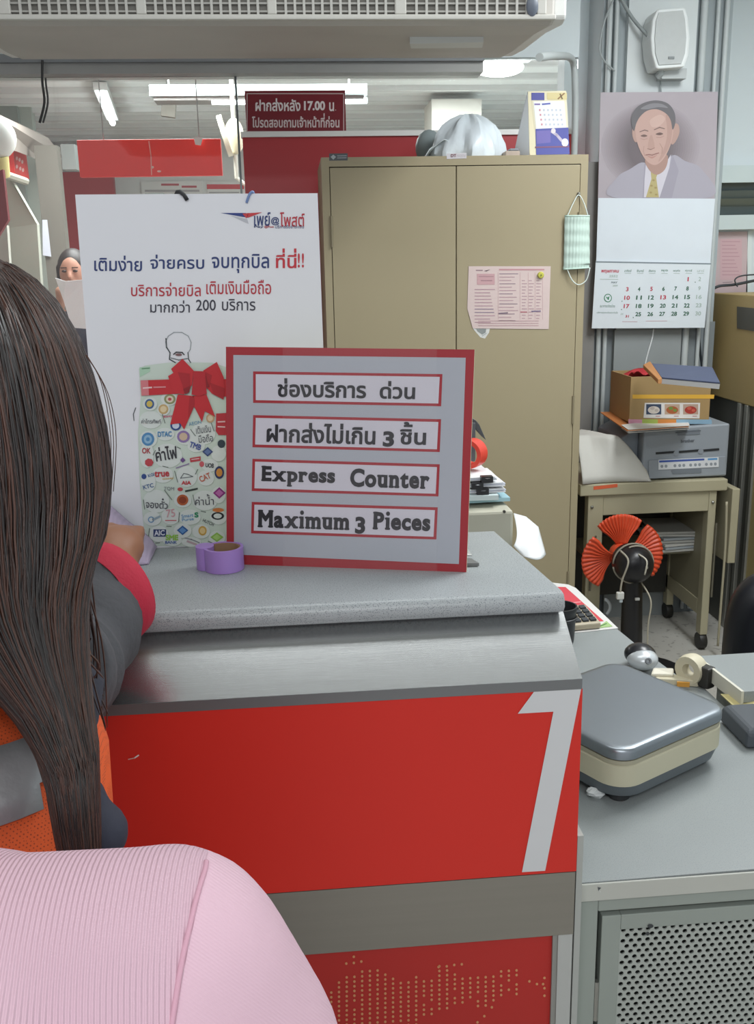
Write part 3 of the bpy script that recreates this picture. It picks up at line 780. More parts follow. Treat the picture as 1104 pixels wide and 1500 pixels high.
# ================================================================== STEEL CABINET AND WHAT IS ON IT
CY = 3.30
BE = M('#a3977a', .45, 0, .03, 2); BED = M('#8d836a', .5, 0, .04, 3)
a = PY(470, 228, CY); b = PY(862, 222, CY); ZT = 1.853
xl, xr = a.x, b.x
t = thing('steel_cabinet', ((xl + xr) / 2, 3.5, 0), 'tall beige two door steel cabinet behind the counter', 'cabinet')
mb = MB(); mb.mm((xl, CY + .02, 0), (xr, CY + .42, ZT), BE)
fw = .027
d0, d1, dm = xl + fw, xr - fw, PY(668, 240, CY).x
ztd = ZT - .032
mb.mm((xl, CY, 0), (d0 - .002, CY + .02, ZT), BE); mb.mm((d1 + .002, CY, 0), (xr, CY + .02, ZT), BE)
mb.mm((d0 - .002, CY, ztd + .003), (d1 + .002, CY + .02, ZT), BE); mb.mm((d0 - .002, CY, 0), (d1 + .002, CY + .02, .06), BE)
mb.mm((d0 - .004, CY + .012, .05), (d1 + .004, CY + .021, ztd + .004), M('#2f2a22', .8)); mb.build('body', t)
doors = []
for (x0, x1) in ((d0, dm - .0015), (dm + .0015, d1)):
    mb = MB(); mb.mm((x0, CY - .001, .065), (x1, CY + .011, ztd), BE); d = mb.build('door', t, bev=.0015); doors.append(d)
for d, x in zip(doors, (d0, d1)):
    for z in (1.62, 1.0, .35):
        mb = MB(); mb.tube([(x, CY - .003, z - .05), (x, CY - .003, z + .05)], .0045, BED, 8); mb.build('hinge', d)
mb = MB(); mb.mm((dm - .05, CY - .012, .92), (dm - .03, CY - .001, 1.05), M('#8f8f8b', .3, .8)); mb.build('handle', doors[0], bev=.003)
plc = Plane((0, CY, 1), (0, -1, 0))
mb = MB(); mb.prism([plc.at(x, y, .001) for x, y in ((482, 225), (509, 224.5), (509, 235), (482, 235.5))], (0, .001, 0), M('#4d5257', .4)); n1 = mb.build('name_plate', t)
pr = Print(plc, .0016); pr.poly([(484, 230), (488, 226.5), (492, 230), (488, 234)], '#aeb4b8'); pr.line([(494, 228.5), (507, 228.2)], 1.3, '#9ba1a6'); pr.line([(494, 231.5), (507, 231.2)], 1.3, '#9ba1a6'); pr.build('print', n1)
mb = MB(); mb.prism([plc.at(x, y, .001) for x, y in ((654, 225), (683, 224), (683, 232), (654, 233))], (0, .001, 0), M('#cfcbcf', .4)); n2 = mb.build('white_label', t)
pr = Print(plc, .0016); pr.text('DTเรตูณ', [(660, 226), (681, 225.3), (681, 231), (660, 231.6)], '#6b2f3d', 0, .03); pr.build('print', n2)
# white bag on top
t = thing('plastic_bag', (PY(685, 222, 3.45).x, 3.45, ZT), 'crumpled pale blue white plastic bag on top of the steel cabinet', 'bag')
rnd = random.Random(3)
cx = PY(684, 222, 3.45).x; ztop = PY(684, 166, 3.45).z
rows = [(0, .118), (.15, .122), (.35, .115), (.55, .104), (.72, .088), (.86, .06), (.95, .03), (1.0, .008)]
ph = [rnd.uniform(0, 6.28) for _ in range(8)]
rings = []
for (u, r) in rows:
    rg = []
    for j in range(56):
        an = 2 * math.pi * j / 56
        k = 1 + .07 * math.sin(5 * an + ph[0] + 2 * u) + .05 * math.sin(9 * an + ph[1] - 3 * u) + .035 * math.sin(17 * an + ph[2] + 5 * u)
        rg.append((cx + .008 - .01 * (1 - u) + r * k * math.cos(an) * 1.02, 3.47 + r * k * math.sin(an) * .9, ZT + (ztop - ZT) * u + (.006 * math.sin(7 * an + ph[3]) if 0 < u < 1 else 0)))
    rings.append(rg)
mb = MB(); mb.loft(rings, M('#dde6ec', .3, 0, .05, 10, bump=.6, bscale=40)); mb.build('bag_body', t, smooth=35)
q = PY(626, 222, 3.42).x
mb = MB(); mb.grid(lambda u, v: (q - .012 + .13 * u, 3.40 + .08 * v + .01 * math.sin(9 * u), ZT + .004 + .055 * math.sin(math.pi * min(1, u * 1.1)) * (1 - .3 * v) + .006 * math.sin(14 * u + 5 * v)), 16, 8, M('#d9e2e6', .3, 0, .04)); mb.build('bag_corner', t, smooth=180, solid=.002)
mb = MB(); mb.ball((cx - .11, 3.60, ZT + .06), (.05, .04, .062), M('#8f9a9c', .5, 0, .1, 10), 16, 10); tag(mb.build('grey_bundle', smooth=180), 'small grey bundle peeping out behind the left of the plastic bag', 'bundle')
mb = MB(); mb.box((PY(750, 218, 3.4).x, 3.42, ZT + .012), (.05, .06, .024), M('#b9a99d', .6, 0, .2, 40)); mb.box((PY(752, 214, 3.4).x, 3.41, ZT + .028), (.03, .04, .008), M('#8a8f98', .6)); tag(mb.build('small_packet', bev=.003), 'small brownish packet between the plastic bag and the desk calendar', 'packet')
# desk calendar
Yd = 3.40
A0, B0, A1, B1 = PY(776, 219, Yd), PY(833, 219, Yd), PY(773, 134, Yd + .05), PY(829, 133, Yd + .05)
A0.z = B0.z = ZT + .001
t = thing('desk_calendar', ((A0.x + B0.x) / 2, Yd, ZT), 'tent shaped desk calendar with a blue and cream page on the steel cabinet', 'calendar')
mb = MB(); mb.hexa([A0, B0, B0 + Vector((0, .003, 0)), A0 + Vector((0, .003, 0)), A1, B1, B1 + Vector((0, .003, 0)), A1 + Vector((0, .003, 0))], M('#d8cfae', .5)); fr = mb.build('front_page', t)
C0 = A0 + Vector((-.028, .15, 0)); D0 = B0 + Vector((-.028, .15, 0))
mb = MB(); mb.hexa([C0, D0, D0 + Vector((0, .003, 0)), C0 + Vector((0, .003, 0)), A1 + Vector((-.001, .004, 0)), B1 + Vector((0, .004, 0)), B1 + Vector((0, .007, 0)), A1 + Vector((-.001, .007, 0))], M('#c9cfda', .5)); mb.build('back_board', t)
mb = MB(); mb.prism([C0 + Vector((0, -.001, 0)), A0 + Vector((.0, .004, 0)), A1 + Vector((0, .003, 0))], (.002, 0, 0), M('#dfe4ea', .5)); mb.build('side_flap', t)
pld = Plane.of(A0, B0, A1); pr = Print(pld, .0008)
pr.poly([(778, 146), (800, 145), (808, 150), (830, 149), (832, 188), (783, 190)], '#d9d2b8')
pr.rect(778, 136, 797, 147, '#4d4f96', 1); pr.rect(801, 136, 830, 146, '#cfc18e', 1); pr.line([(820, 138), (823, 145)], 2, '#6f5a3c', 2); pr.line([(817, 145), (826, 137)], 2, '#8a6a46', 2)
pr.poly([(781, 149), (826, 148), (829, 187), (785, 189)], '#e3e6ea', 2)
pr.line([(783, 153), (790, 153)], 2.4, '#7f6ba0', 3); pr.line([(794, 153), (805, 152)], 2.4, '#5a5fa8', 3)
for i in range(4):
    for j in range(6): pr.rect(789 + j * 6 + i, 160 + i * 7, 791.4 + j * 6 + i, 163 + i * 7, '#b9bdc9' if j else '#c78b96', 3)
pr.poly([(784, 189), (832, 187), (834, 226), (785, 227)], '#4a4f9c', 2); pr.poly([(785, 192), (806, 191), (806, 209), (786, 211)], '#6b62a8', 3)
pr.line([(808, 193), (815, 198), (822, 206)], 4, '#b9b0c4', 3); pr.poly(ell(810, 192, 3.5, 4, 10), '#d7cfd2', 4); pr.poly(ell(827, 209, 5, 6, 14), '#e7e7ee', 4)
pr.line([(784, 216), (832, 215)], 2, '#7d4d68', 4); pr.build('print', fr)
# face mask
t = thing('face_mask', plc.at(843, 397, .02), 'pale green pleated face mask hanging from the cabinet edge by its loops', 'mask')
mb = MB()
def mk(u, v):
    x = 824 + 38 * u + (1 - v) * (1.5 - u * 1.5); y = 316 + 79 * v - 2.2 * (1 - u) * 0 - (2.5 * u if v > .9 else 0)
    return plc.at(x + (0 if v < .95 else -.6), y, .010 + .012 * math.sin(math.pi * u) + .0012 * math.sin(v * 30))
mb.grid(mk, 14, 40, WAVE('#bfd3c9', 30, 'X', .3)); mb.build('cloth', t, smooth=180, solid=.0015)
mb = MB()
for (v0, v1) in ((-.006, .018), (.982, 1.006)): mb.grid(lambda u, v: mk(u, v0 + (v1 - v0) * v) + Vector((0, -.0015, 0)), 10, 2, M('#c3dccf', .7)); 
mb.build('edge_band', t, smooth=180, solid=.002)
for P in ([(829, 317, .014), (838, 298, .010), (846, 286, .008), (853, 296, .010), (859, 316, .014)], [(829, 395, .014), (836, 410, .012), (846, 417, .010), (857, 410, .012), (862, 392, .014)]):
    mb = MB(); mb.tube(smoothpath([plc.at(*p) for p in P], 6), .0018, M('#d9e4df', .7), 6); mb.build('ear_loop', t, smooth=180)
mb = MB(); c = plc.at(847, 284, .004); mb.ball(c, .006, M('#8f8f88', .3, .7), 10, 8); tag(mb.build('hook_magnet', smooth=180), 'little hook holding up the face mask on the cabinet edge', 'hook')
# pink form with magnet and small card
q = [(686, 390), (806, 390), (803, 482), (692, 481), (684, 452)]
t = thing('pink_form', plc.at(745, 482, .004), 'pale pink printed form held on the right cabinet door', 'notice')
mb = MB(); mb.prism([plc.at(x, y, .003) for x, y in q], (0, .001, 0), M('#d3bfbb', .6, 0, .04, 8)); mb.build('sheet', t)
pr = Print(plc, .0036)
pr.line([(697, 396), (706, 396)], 1.6, '#9a8086'); pr.poly([(708, 397), (718, 394.5), (712, 397.6)], '#5c4a52'); pr.rect(698, 401, 724, 417, '#c49da0'); pr.line([(701, 405), (722, 405)], 1, '#a58088', 1); pr.line([(704, 411), (720, 411)], 1.4, '#a58088', 1)
pr.line([(731, 395), (796, 395)], 2.2, '#bf8f94')
for i in range(15): pr.line([(731 if i < 10 else 730, 401 + i * 4.9), (758 - (i * 5) % 11, 401 + i * 4.9)], 1.0, '#b3929a' if i % 3 else '#8f7a86')
for i in range(13):
    for x in (764, 774, 785): pr.line([(x, 411 + i * 4.6), (x + 4 + (i * 3) % 4, 411 + i * 4.6)], 1.0, '#b3929a')
for i in range(11): pr.line([(695, 424 + i * 4.8), (724 - (i * 7) % 8, 424 + i * 4.8)], 1.1, '#b08d98' if i not in (6, 7) else '#8c7a8e')
pr.line([(730, 459), (743, 458)], 1.5, '#7b6c78', 1); pr.line([(778, 456), (791, 455.5)], 1.5, '#6f6684', 1); pr.line([(762, 457), (771, 457)], 1.4, '#b0606c', 1)
for i in range(3): pr.line([(700, 470 + i * 3.4), (788, 470 + i * 3.4)], .9, '#bb979c')
for x in (729, 761, 773, 783, 794): pr.line([(x, 399), (x, 468)], .5, '#c3a0a3')
tag(pr.build('print', t), 'grey printed table')
mb = MB(); mb.lathe([(.011, 0), (.0115, .004), (.009, .008), (.003, .009)], plc.at(791, 403, .004), M('#c3bf52', .4), 20, Matrix.Rotation(rad(90), 3, 'X')); mb.lathe([(.003, .0088), (.0028, .0105)], plc.at(791, 403, .004), M('#7f8a3a', .4), 10, Matrix.Rotation(rad(90), 3, 'X'))
tag(mb.build('magnet', smooth=40), 'round yellow green magnet at the top right of the pink form', 'magnet')
t = thing('photo_card', plc.at(706, 496, .002), 'small grey photo card sticking out below the pink form', 'card')
mb = MB(); mb.prism([plc.at(x, y, .0015) for x, y in ((692, 476), (718, 476), (716, 487), (710, 496), (703, 494), (693, 482))], (0, .001, 0), M('#d6d6d2', .5)); mb.build('card', t)
pr = Print(plc, .0021); pr.poly([(697, 481), (712, 480), (711, 487), (706, 490), (699, 485)], '#8c9190'); pr.line([(706, 492), (712, 488)], 1.2, '#a9aeb0', 1); pr.build('picture', t)

# ================================================================== CART, PRINTER, BOXES
KY = 3.42
CR = M('#aba58b', .5, 0, .06, 5); CRD = M('#938e78', .5, 0, .06, 5)
zt = PY(960, 706, KY).z
xl = PY(850, 712, KY).x; xr = PY(1066, 704, KY).x
t = thing('printer_cart', ((xl + xr) / 2, 3.62, 0), 'cream steel cart on castors carrying the grey printer', 'cart')
mb = MB(); mb.mm((xl, KY, zt - .045), (xr, 3.835, zt), CR); mb.build('top', t, bev=.004)
L0 = PY(884, 760, KY).x; R1 = PY(1038, 760, KY).x
legs = ((xl + .035, L0), (R1, xr - .035))
for y in (KY + .01, 3.78):
    for (p, q) in legs:
        mb = MB(); mb.mm((p, y, .065), (q, y + .045, zt - .045), CR); lg = mb.build('leg', t, bev=.003)
        c = Vector(((p + q) / 2, y + .022, .034))
        mb = MB(); mb.lathe([(.012, -.014), (.032, -.014), (.034, -.008), (.034, .008), (.032, .014), (.012, .014)], c, M('#23221f', .5), 20, Matrix.Rotation(rad(90), 3, 'Y')); mb.tube([c + Vector((0, 0, .02)), c + Vector((0, 0, .05))], .008, M('#3a3935', .4, .5), 8)
        tag(mb.build('castor', lg, smooth=40), 'black castor')
mb = MB(); mb.mm((L0, KY + .012, zt - .125), (R1, KY + .03, zt - .045), CR); mb.build('apron_panel', t, bev=.002)
for x in (xl + .05, xr - .05): mb = MB(); mb.ball((x, KY + .008, zt - .09), .006, M('#8b8b85', .3, .7), 8, 6); mb.build('bolt', t)
for (x, dy, side) in ((xl - .045, 0, -1), (xr + .012, 0, 1)):
    mb = MB(); mb.mm((x, KY - .02, zt - .33), (x + .03, 3.80, zt - .035), CR); mb.build('side_flap', t, bev=.003)
for p, q in (((L0 - .03, KY - .003, zt - .20), (L0 - .045, KY - .003, zt - .42)), ((R1 + .03, KY - .003, zt - .17), (R1 + .03, KY - .003, zt - .47))):
    mb = MB(); mb.tube([p, q], .004, M('#7a776a', .4, .5), 6); mb.build('stay_rod', t)
zs = .36
mb = MB(); mb.mm((L0 - .02, KY + .16, zs), (R1 + .02, 3.82, zs + .02), CRD); mb.build('lower_shelf', t)
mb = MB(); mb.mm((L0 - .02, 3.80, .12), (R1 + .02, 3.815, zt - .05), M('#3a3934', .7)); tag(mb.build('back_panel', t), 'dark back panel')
mb = MB(); mb.mm((R1 + .005, KY + .06, .20), (R1 + .02, 3.80, zt - .05), CRD); mb.mm((R1 + .0, KY + .06, .14), (R1 + .03, 3.80, .20), CR); mb.build('side_panel', t)
plk = Plane((0, KY, .7), (0, -1, 0)); pr = Print(plk, .001); pr.poly([(869, 712.5), (904, 708.5), (904, 713.5), (869, 717.5)], '#d4603c'); tag(pr.build('orange_sticker', t), 'orange sticker')
mb = MB()
rnd = random.Random(5)
for k in range(7):
    mb.box((PY(990, 830, 3.65).x + rnd.uniform(-.015, .015), 3.66, zs + .0225 + .012 * k), (.24, .22, .009), M(('#b9b9b4', '#a9b1b6', '#c9c9c4')[k % 3], .6), rz=rnd.uniform(-.15, .15))
tag(mb.build('paper_pile'), 'untidy pile of papers on the lower shelf of the printer cart', 'papers')
# printer
PRN = M('#8f969e', .5, 0, .04, 4); PRD = M('#7d848c', .5, 0, .04, 4)
a = PY(943, 700, 3.44); b = PY(1066, 695, 3.44)
t = thing('laser_printer', ((a.x + b.x) / 2, 3.6, zt), 'grey laser printer on the cream cart', 'printer')
x0, x1 = a.x - .005, b.x; zp = zt + .208
xa = PY(920, 640, 3.5).x - .03
mb = MB(); mb.prism([(x0, 3.45, zt + .004), (x1, 3.45, zt + .004), (x1, 3.45, zp), (x0, 3.45, zp - .012)], (0, .34, 0), PRN); mb.prism([(xa, 3.50, zt + .004), (x0, 3.50, zt + .004), (x0, 3.50, zp - .012), (xa, 3.50, zp - .05)], (0, .28, 0), PRD); mb.build('body', t, bev=.008)
plp = Plane((0, 3.449, 1), (0, -1, 0))
mb = MB(); mb.prism([plp.at(x, y, .006) for x, y in ((949, 674), (1062, 668), (1062, 695), (949, 701))], (0, .006, 0), PRN); mb.build('paper_tray', t, bev=.003)
pr = Print(plp, .001)
pr.poly([(991, 632), (1024, 629), (1025, 636), (992, 638)], '#737a82'); pr.poly([(989, 633), (1026, 630), (1026, 631.6), (989, 634.5)], '#5d646c', 1)
for q in ((961, 664, 987, 662), (995, 662, 1024, 659.5), (1029, 660, 1052, 658)): pr.line([(q[0], q[1]), (q[2], q[3])], 3.2, '#23262a')
pr.text('brother', [(997, 644), (1017, 642.6), (1017, 647), (997, 648.4)], '#565c64', 0, .02); pr.poly(ell(990, 664, 4, 4, 12), '#8a9199', 1); pr.poly(ell(1026, 661, 4, 4, 12), '#8a9199', 1)
tag(pr.build('front_slots', t), 'dark slots')
pr = Print(plp, .0075)
pr.poly([(981, 689), (984, 694), (1026, 692), (1026, 686), (1020, 684), (987, 686)], '#727981')
pr.poly([(963, 673), (1051, 669), (1051, 683.5), (963, 687.5)], '#d3d6da', 1); pr.poly([(964, 674), (1030, 671), (1030, 673.8), (964, 677)], '#3f57a0', 2); pr.poly([(1035, 670.8), (1049, 670.2), (1049, 673), (1035, 673.6)], '#5d94c4', 2)
for x in (968, 974, 987, 994, 1000, 1010, 1017, 1023, 1033, 1040, 1046): pr.poly(ell(x, 682.5 - (x - 968) * .045, 2.2, 2.4, 8), '#8d949c', 2)
tag(pr.build('label_strip', t), 'white instruction strip with blue headings')
# orange folder
zf = zp + .001
P = [PZ(879, 604, zf + .025), PZ(918, 631, zf + .001), PZ(1008, 625, zf + .001), PZ(1000, 606, zf + .001), PZ(930, 603, zf + .008)]
t = thing('folder', P[1], 'orange card folder of white papers under the cardboard box', 'folder')
mb = MB(); mb.sheet([P[0], P[1], P[2], P[3], P[4]], M('#c07a45', .6, 0, .05, 6)); mb.build('cover', t, solid=.003)
mb = MB()
for k in range(3): mb.sheet([p + Vector((.004, -.002, -.0 + .004 - .006 * k)) for p in (P[0].lerp(P[1], .75), P[1], P[2], P[3].lerp(P[2], .3))], M('#d6d4d0', .6))
mb.build('papers', t, solid=.001)
# cardboard box with food photos
zb = zf + .018
KR = M('#a0855a', .7, 0, .06, 5)
bl = PY(921, 622, 3.47); br = PY(1045, 618, 3.47); tl_ = PY(924, 552, 3.47)
x0, x1 = bl.x, br.x - .02; H = .165; yb0, yb1 = 3.47, 3.70
t = thing('cardboard_box', ((x0 + x1) / 2, 3.58, zb), 'open brown cardboard box with a strip of food photos, on the printer', 'box')
th = .005
mb = MB(); mb.mm((x0, yb0, zb), (x1, yb0 + th, zb + H), KR); mb.mm((x0, yb1 - th, zb), (x1, yb1, zb + H), KR); mb.mm((x0, yb0 + th, zb), (x0 + th, yb1 - th, zb + H), KR); mb.mm((x1 - th, yb0 + th, zb), (x1, yb1 - th, zb + H), KR); mb.mm((x0, yb0, zb - .004), (x1, yb1, zb), KR); mb.build('box_body', t)
plb = Plane((0, yb0, 1), (0, -1, 0)); pr = Print(plb, .0008)
pr.poly([(926, 578), (1046, 578), (1045, 584), (926, 584)], '#d9a93f')
tag(pr.build('yellow_tape', t), 'yellow tape')
pr = Print(plb, .0012)
pr.poly([(944, 590), (1025, 590), (1024, 613), (942, 612)], '#d9d6d3')
for i, (x, cols) in enumerate(((946, ('#38465e', '#cfc6bd', '#b8ada6')), (973, ('#b9a08c', '#a55a32', '#6d8a3c')), (1000, ('#b39a8a', '#a5352c', '#c25a48')))):
    pr.rect(x, 592, x + 22, 607, cols[0], 1); pr.poly(ell(x + 11, 600.5, 8.8, 5.6, 16), cols[1], 2); pr.poly(ell(x + 9, 598, 3.4, 2.4, 10), cols[2], 3); pr.poly(ell(x + 15, 601, 2.8, 2.2, 10), cols[2], 3); pr.line([(x + 14, 609.5), (x + 20, 609.5)], 1.2, '#b98a8a', 2)
tag(pr.build('food_photos', t), 'white strip of three food photos')
pr = Print(plb, .0012)
for (p, q, c) in ((920, 940, '#c78ea4'), (940, 963, '#9dae54'), (963, 990, '#c9813f'), (990, 1042, '#86a7bd')): pr.poly([(p, 614), (q, 614.5), (q, 621), (p, 621)], c)
tag(pr.build('index_strip', t), 'strip of pink, green, orange and blue')
mb = MB()
def rag(u, v): return Vector((x0 + .02 + .13 * u, yb0 + .03 + .15 * v, zb + H - .01 + .022 * math.sin(3 * u + 5 * v + 1) + .008 * math.sin(15 * u) * math.cos(11 * v)))
mb.grid(rag, 14, 12, M('#b22f35', .8, 0, .2, 20)); mb.mm((x0 + .01, yb0 + .01, zb + .01), (x1 - .01, yb1 - .01, zb + .1), M('#7a6a50', .8))
tag(mb.build('red_cloth', smooth=40, solid=.003), 'crumpled red cloth poking out of the cardboard box', 'cloth')
zk = zb + H + .004
P = [PZ(953, 541, zk + .03), PZ(968, 562, zk + .002), PZ(1053, 570, zk + .002), PZ(1042, 547, zk + .03)]
t = thing('binder', P[1].lerp(P[2], .5), 'dark blue binder lying tilted on the cardboard box', 'binder')
up = Vector((0, -.004, .022))
mb = MB(); mb.hexa([P[1], P[2], P[3], P[0], P[1] + up * .75, P[2] + up * .75, P[3] + up * .75, P[0] + up * .75], M('#cfd0d2', .6, 0, .05)); mb.build('papers', t)
mb = MB(); q = [p + up * .78 for p in (P[1], P[2], P[3], P[0])]; mb.hexa(q + [p + Vector((0, 0, .005)) for p in q], M('#47506a', .5, 0, .08, 8)); mb.build('cover', t, bev=.001)
mb = MB(); mb.hexa([P[0] + Vector((-.03, 0, .004)), P[1] + Vector((-.014, -.006, 0)), P[1] + Vector((0, -.006, 0)), P[0] + Vector((-.004, 0, .004)), P[0] + Vector((-.03, 0, .018)), P[1] + Vector((-.014, -.006, .016)), P[1] + Vector((0, -.006, .02)), P[0] + Vector((-.004, 0, .03))], M('#b9824f', .6)); tag(mb.build('spine', t, bev=.002), 'brown card spine')
# white cloth cover
t_out = [(846, 652), (890, 640), (905, 645), (918, 664), (938, 682), (945, 693), (944, 702), (900, 706), (852, 710), (846, 704)]
def cover(u, v):
    # a soft folded cloth heap, deeper than it is high
    X0 = PY(846, 690, 3.48).x; X1 = PY(945, 690, 3.48).x
    x = X0 + (X1 - X0) * u
    prof = (.172 - .02 * u if u < .55 else .161 - .125 * ((u - .55) / .45) ** 1.1) * (.95 + .05 * min(1, u * 5))
    prof *= 1 if u < .96 else max(.05, 1 - ((u - .96) / .04) ** 2)
    y = 3.415 + (.20 - .13 * min(1, max(0, (u - .2) / .22))) * v
    s = min(1, v * 1.9) ** .75
    return Vector((x, y + .02 * math.sin(3 * u), zt + .003 + prof * s + .006 * math.sin(8 * u + 5 * v) * s))
mb = MB(); mb.grid(cover, 30, 22, M('#c6c5bf', .9, 0, .05, 8, bump=.4, bscale=40))
o = mb.build('cloth_cover', smooth=180, solid=.006); tag(o, 'folded off white cloth cover heaped left of the grey printer', 'cloth')
# ------------------------------------------------------------------ tall units at the right edge
XS = 1.76
t = thing('storage_unit', (2.0, 3.4, 0), 'tall beige storage unit at the right edge beside the printer', 'cabinet')
BX = M('#b09a68', .5, 0, .07, 4)
zl = PX(1045, 580, XS).z; zh = PX(1060, 430, XS).z
mb = MB(); mb.mm((XS, 2.6, .95), (2.28, 3.98, zh), BX); mb.build('upper_body', t, bev=.004)
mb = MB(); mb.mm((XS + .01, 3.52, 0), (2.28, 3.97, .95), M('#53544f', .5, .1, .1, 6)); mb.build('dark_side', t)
mb = MB()
for y in (3.52, 3.60, 3.66): mb.mm((XS - .004, y - .012, 0), (XS + .02, y + .012, .95), M('#9a9a93', .35, .6))
tag(mb.build('edge_strip', t, bev=.002), 'bare metal edge strips')
mb = MB(); mb.mm((XS + .005, 2.6, 0), (2.28, 3.51, .95), M('#a8986a', .5, 0, .05)); mb.build('lower_body', t)
q = [PX(1080, 449, XS), PX(1110, 452, XS), PX(1110, 486, XS), PX(1080, 481, XS)]
mb = MB(); mb.prism([p + Vector((-.003, 0, 0)) for p in q], (.002, 0, 0), M('#54524a', .5)); tag(mb.build('dark_label', t), 'dark square label')

# ================================================================== PEDESTAL FAN
BK = M('#1c1b1e', .35, 0, .1, 6)
FC = PY(930, 828, 3.18)     # hub
t = thing('pedestal_fan', (FC.x + .02, 3.22, 0), 'black pedestal fan with orange blades standing before the cream cart', 'fan')
FCx, FY = FC.x, 3.22
c = Vector((FC.x, FY, FC.z))
mb = MB(); mb.lathe([(.0, 0), (.17, 0), (.17, .018), (.15, .032), (.05, .042), (.04, .06)], (FC.x + .06, FY - .02, 0), BK, 36); mb.build('base', t, smooth=50)
mb = MB(); mb.tube([(FC.x + .02, FY, .03), (FC.x + .012, FY, .20), (FC.x + .008, FY, c.z - .07)], [.040, .039, .036], BK, 20); mb.build('column', t, smooth=40)
mb = MB(); mb.box((FC.x + .01, FY - .05, c.z - .125), (.016, .008, .008), M('#b9b9b4', .4)); mb.build('switch', t)
ax = Vector((-.06, .99, .02)).normalized(); Rm = ax.to_track_quat('Z', 'Y').to_matrix()
mb = MB(); mb.lathe([(.01, -.085), (.04, -.08), (.060, -.06), (.067, -.025), (.067, .02), (.057, .045), (.025, .05)], c, BK, 28, Rm); mb.tube([c + Vector((.01, 0, -.06)), (FC.x + .01, FY, c.z - .10)], .03, BK, 14); mb.build('motor_housing', t, smooth=40)
mb = MB(); mb.ball(c - ax * .086 + Vector((.02, 0, .006)), .006, M('#a9a9a5', .3, .6), 8, 6); mb.build('oscillation_knob', t)
hub = c + ax * .085
OR = M('#d8502e', .4, 0, .05, 5)
for k, (a0, wd) in enumerate(((97, 66), (192, 92), (5, 84))):
    mb = MB()
    def bl(u, v):
        an = rad(a0 + (u - .5) * wd * (.55 + .45 * min(1, v * 1.4))); r = .040 + .118 * v * (1 - .10 * (2 * u - 1) ** 2)
        return hub + Rm @ Vector((-r * math.cos(an), r * math.sin(an), .03 * (u - .5) + .0035 * math.cos(u * 2 * math.pi * 13) * min(1, v * 2)))
    mb.grid(bl, 66, 10, OR); tag(mb.build('blade', t, smooth=180, solid=.003), None)
mb = MB(); mb.lathe([(.01, -.02), (.042, -.02), (.045, 0), (.04, .03), (.01, .04)], hub, OR, 24, Rm); mb.build('blade_hub', t, smooth=40)
mb = MB(); mb.tube(arc(c - ax * .005, .071, 0, 6.1, 28, Rm @ Vector((1, 0, 0)), Rm @ Vector((0, 1, 0))), .0035, M('#8f8a7c', .6), 6); mb.tube(arc(c - ax * .03, .070, 1.2, 5.5, 24, Rm @ Vector((1, 0, 0)), Rm @ Vector((0, 1, 0))), .0035, M('#9d9788', .6), 6)
mb.tube(smoothpath([c + Vector((-.06, -.05, .06)), PY(920, 822, 3.12), PY(911, 850, 3.12), PY(908, 868, 3.12)], 6), .0035, M('#a39d8e', .6), 6); mb.tube(smoothpath([c + Vector((.0, -.07, .05)), PY(947, 822, 3.11), PY(944, 842, 3.11)], 5), .003, M('#c9c4b5', .6), 6)
mb.tube(smoothpath([c + Vector((.03, -.03, -.07)), PY(953, 880, 3.13), PY(949, 915, 3.12), PY(948, 950, 3.11)], 6), .003, M('#a9a392', .6), 6)
tag(mb.build('power_cord', t, smooth=180), 'beige cord wound round the motor')
mb = MB(); q = PY(908, 870, 3.12); mb.box(q + Vector((0, 0, -.006)), (.026, .016, .026), M('#cfcfc9', .5)); mb.box(q + Vector((.004, 0, -.022)), (.012, .01, .02), M('#b9c4c9', .4)); tag(mb.build('plug', t, bev=.003), 'white plug')
cable([(1064, 735, 3.36), (1062, 800, 3.36), (1056, 880, 3.36), (1051, 946, 3.36)], 3.36, .005, '#a59f88', 'beige cable hanging down right of the cream cart')
mb = MB(); mb.tube(arc(PY(880, 890, 3.30), .035, -.9, 1.2, 10, (1, 0, 0), (0, 0, 1)) , .006, M('#b9c0c4', .4), 8); tag(mb.build('grey_loop', smooth=180), 'short grey curved strip at the foot of the cart, left of the fan', 'strip')
# chair back at the right edge
t = thing('office_chair', (1.27, 2.35, 0), 'black padded office chair back cut by the right edge', 'chair')
def cb(u, v):
    a = u * 2 * math.pi
    w, h = .185, .27
    return None
mb = MB()
zc = .62; rings = []
ctr = Vector((PY(1067, 890, 2.3).x + .20, 2.3, 0))
for (k, s) in ((-.045, .82), (-.035, .95), (0, 1), (.035, .95), (.045, .82)):
    rg = []
    for j in range(40):
        an = 2 * math.pi * j / 40; e = .62
        x = math.copysign(abs(math.cos(an)) ** e, math.cos(an)) * .20 * s; z = math.copysign(abs(math.sin(an)) ** e, math.sin(an)) * .235 * s
        rg.append((ctr.x + x, 2.3 + k + .25 * x * x, PY(1104, 832, 2.3).z - .235 + z))
    rings.append(rg)
mb.loft(rings, M('#191a20', .38, 0, .1, 6, bump=.1, bscale=80)); mb.build('backrest', t, smooth=60, fix=True)
mb = MB(); mb.box((ctr.x, 2.08, .42), (.44, .44, .08), M('#1b1c20', .5)); mb.build('seat', t, bev=.03)
mb = MB(); mb.tube([(ctr.x, 2.30, .50), (ctr.x, 2.32, .40), (ctr.x, 2.1, .37)], .02, BK, 8); mb.tube([(ctr.x, 2.08, .38), (ctr.x, 2.08, .09)], .025, BK, 10)
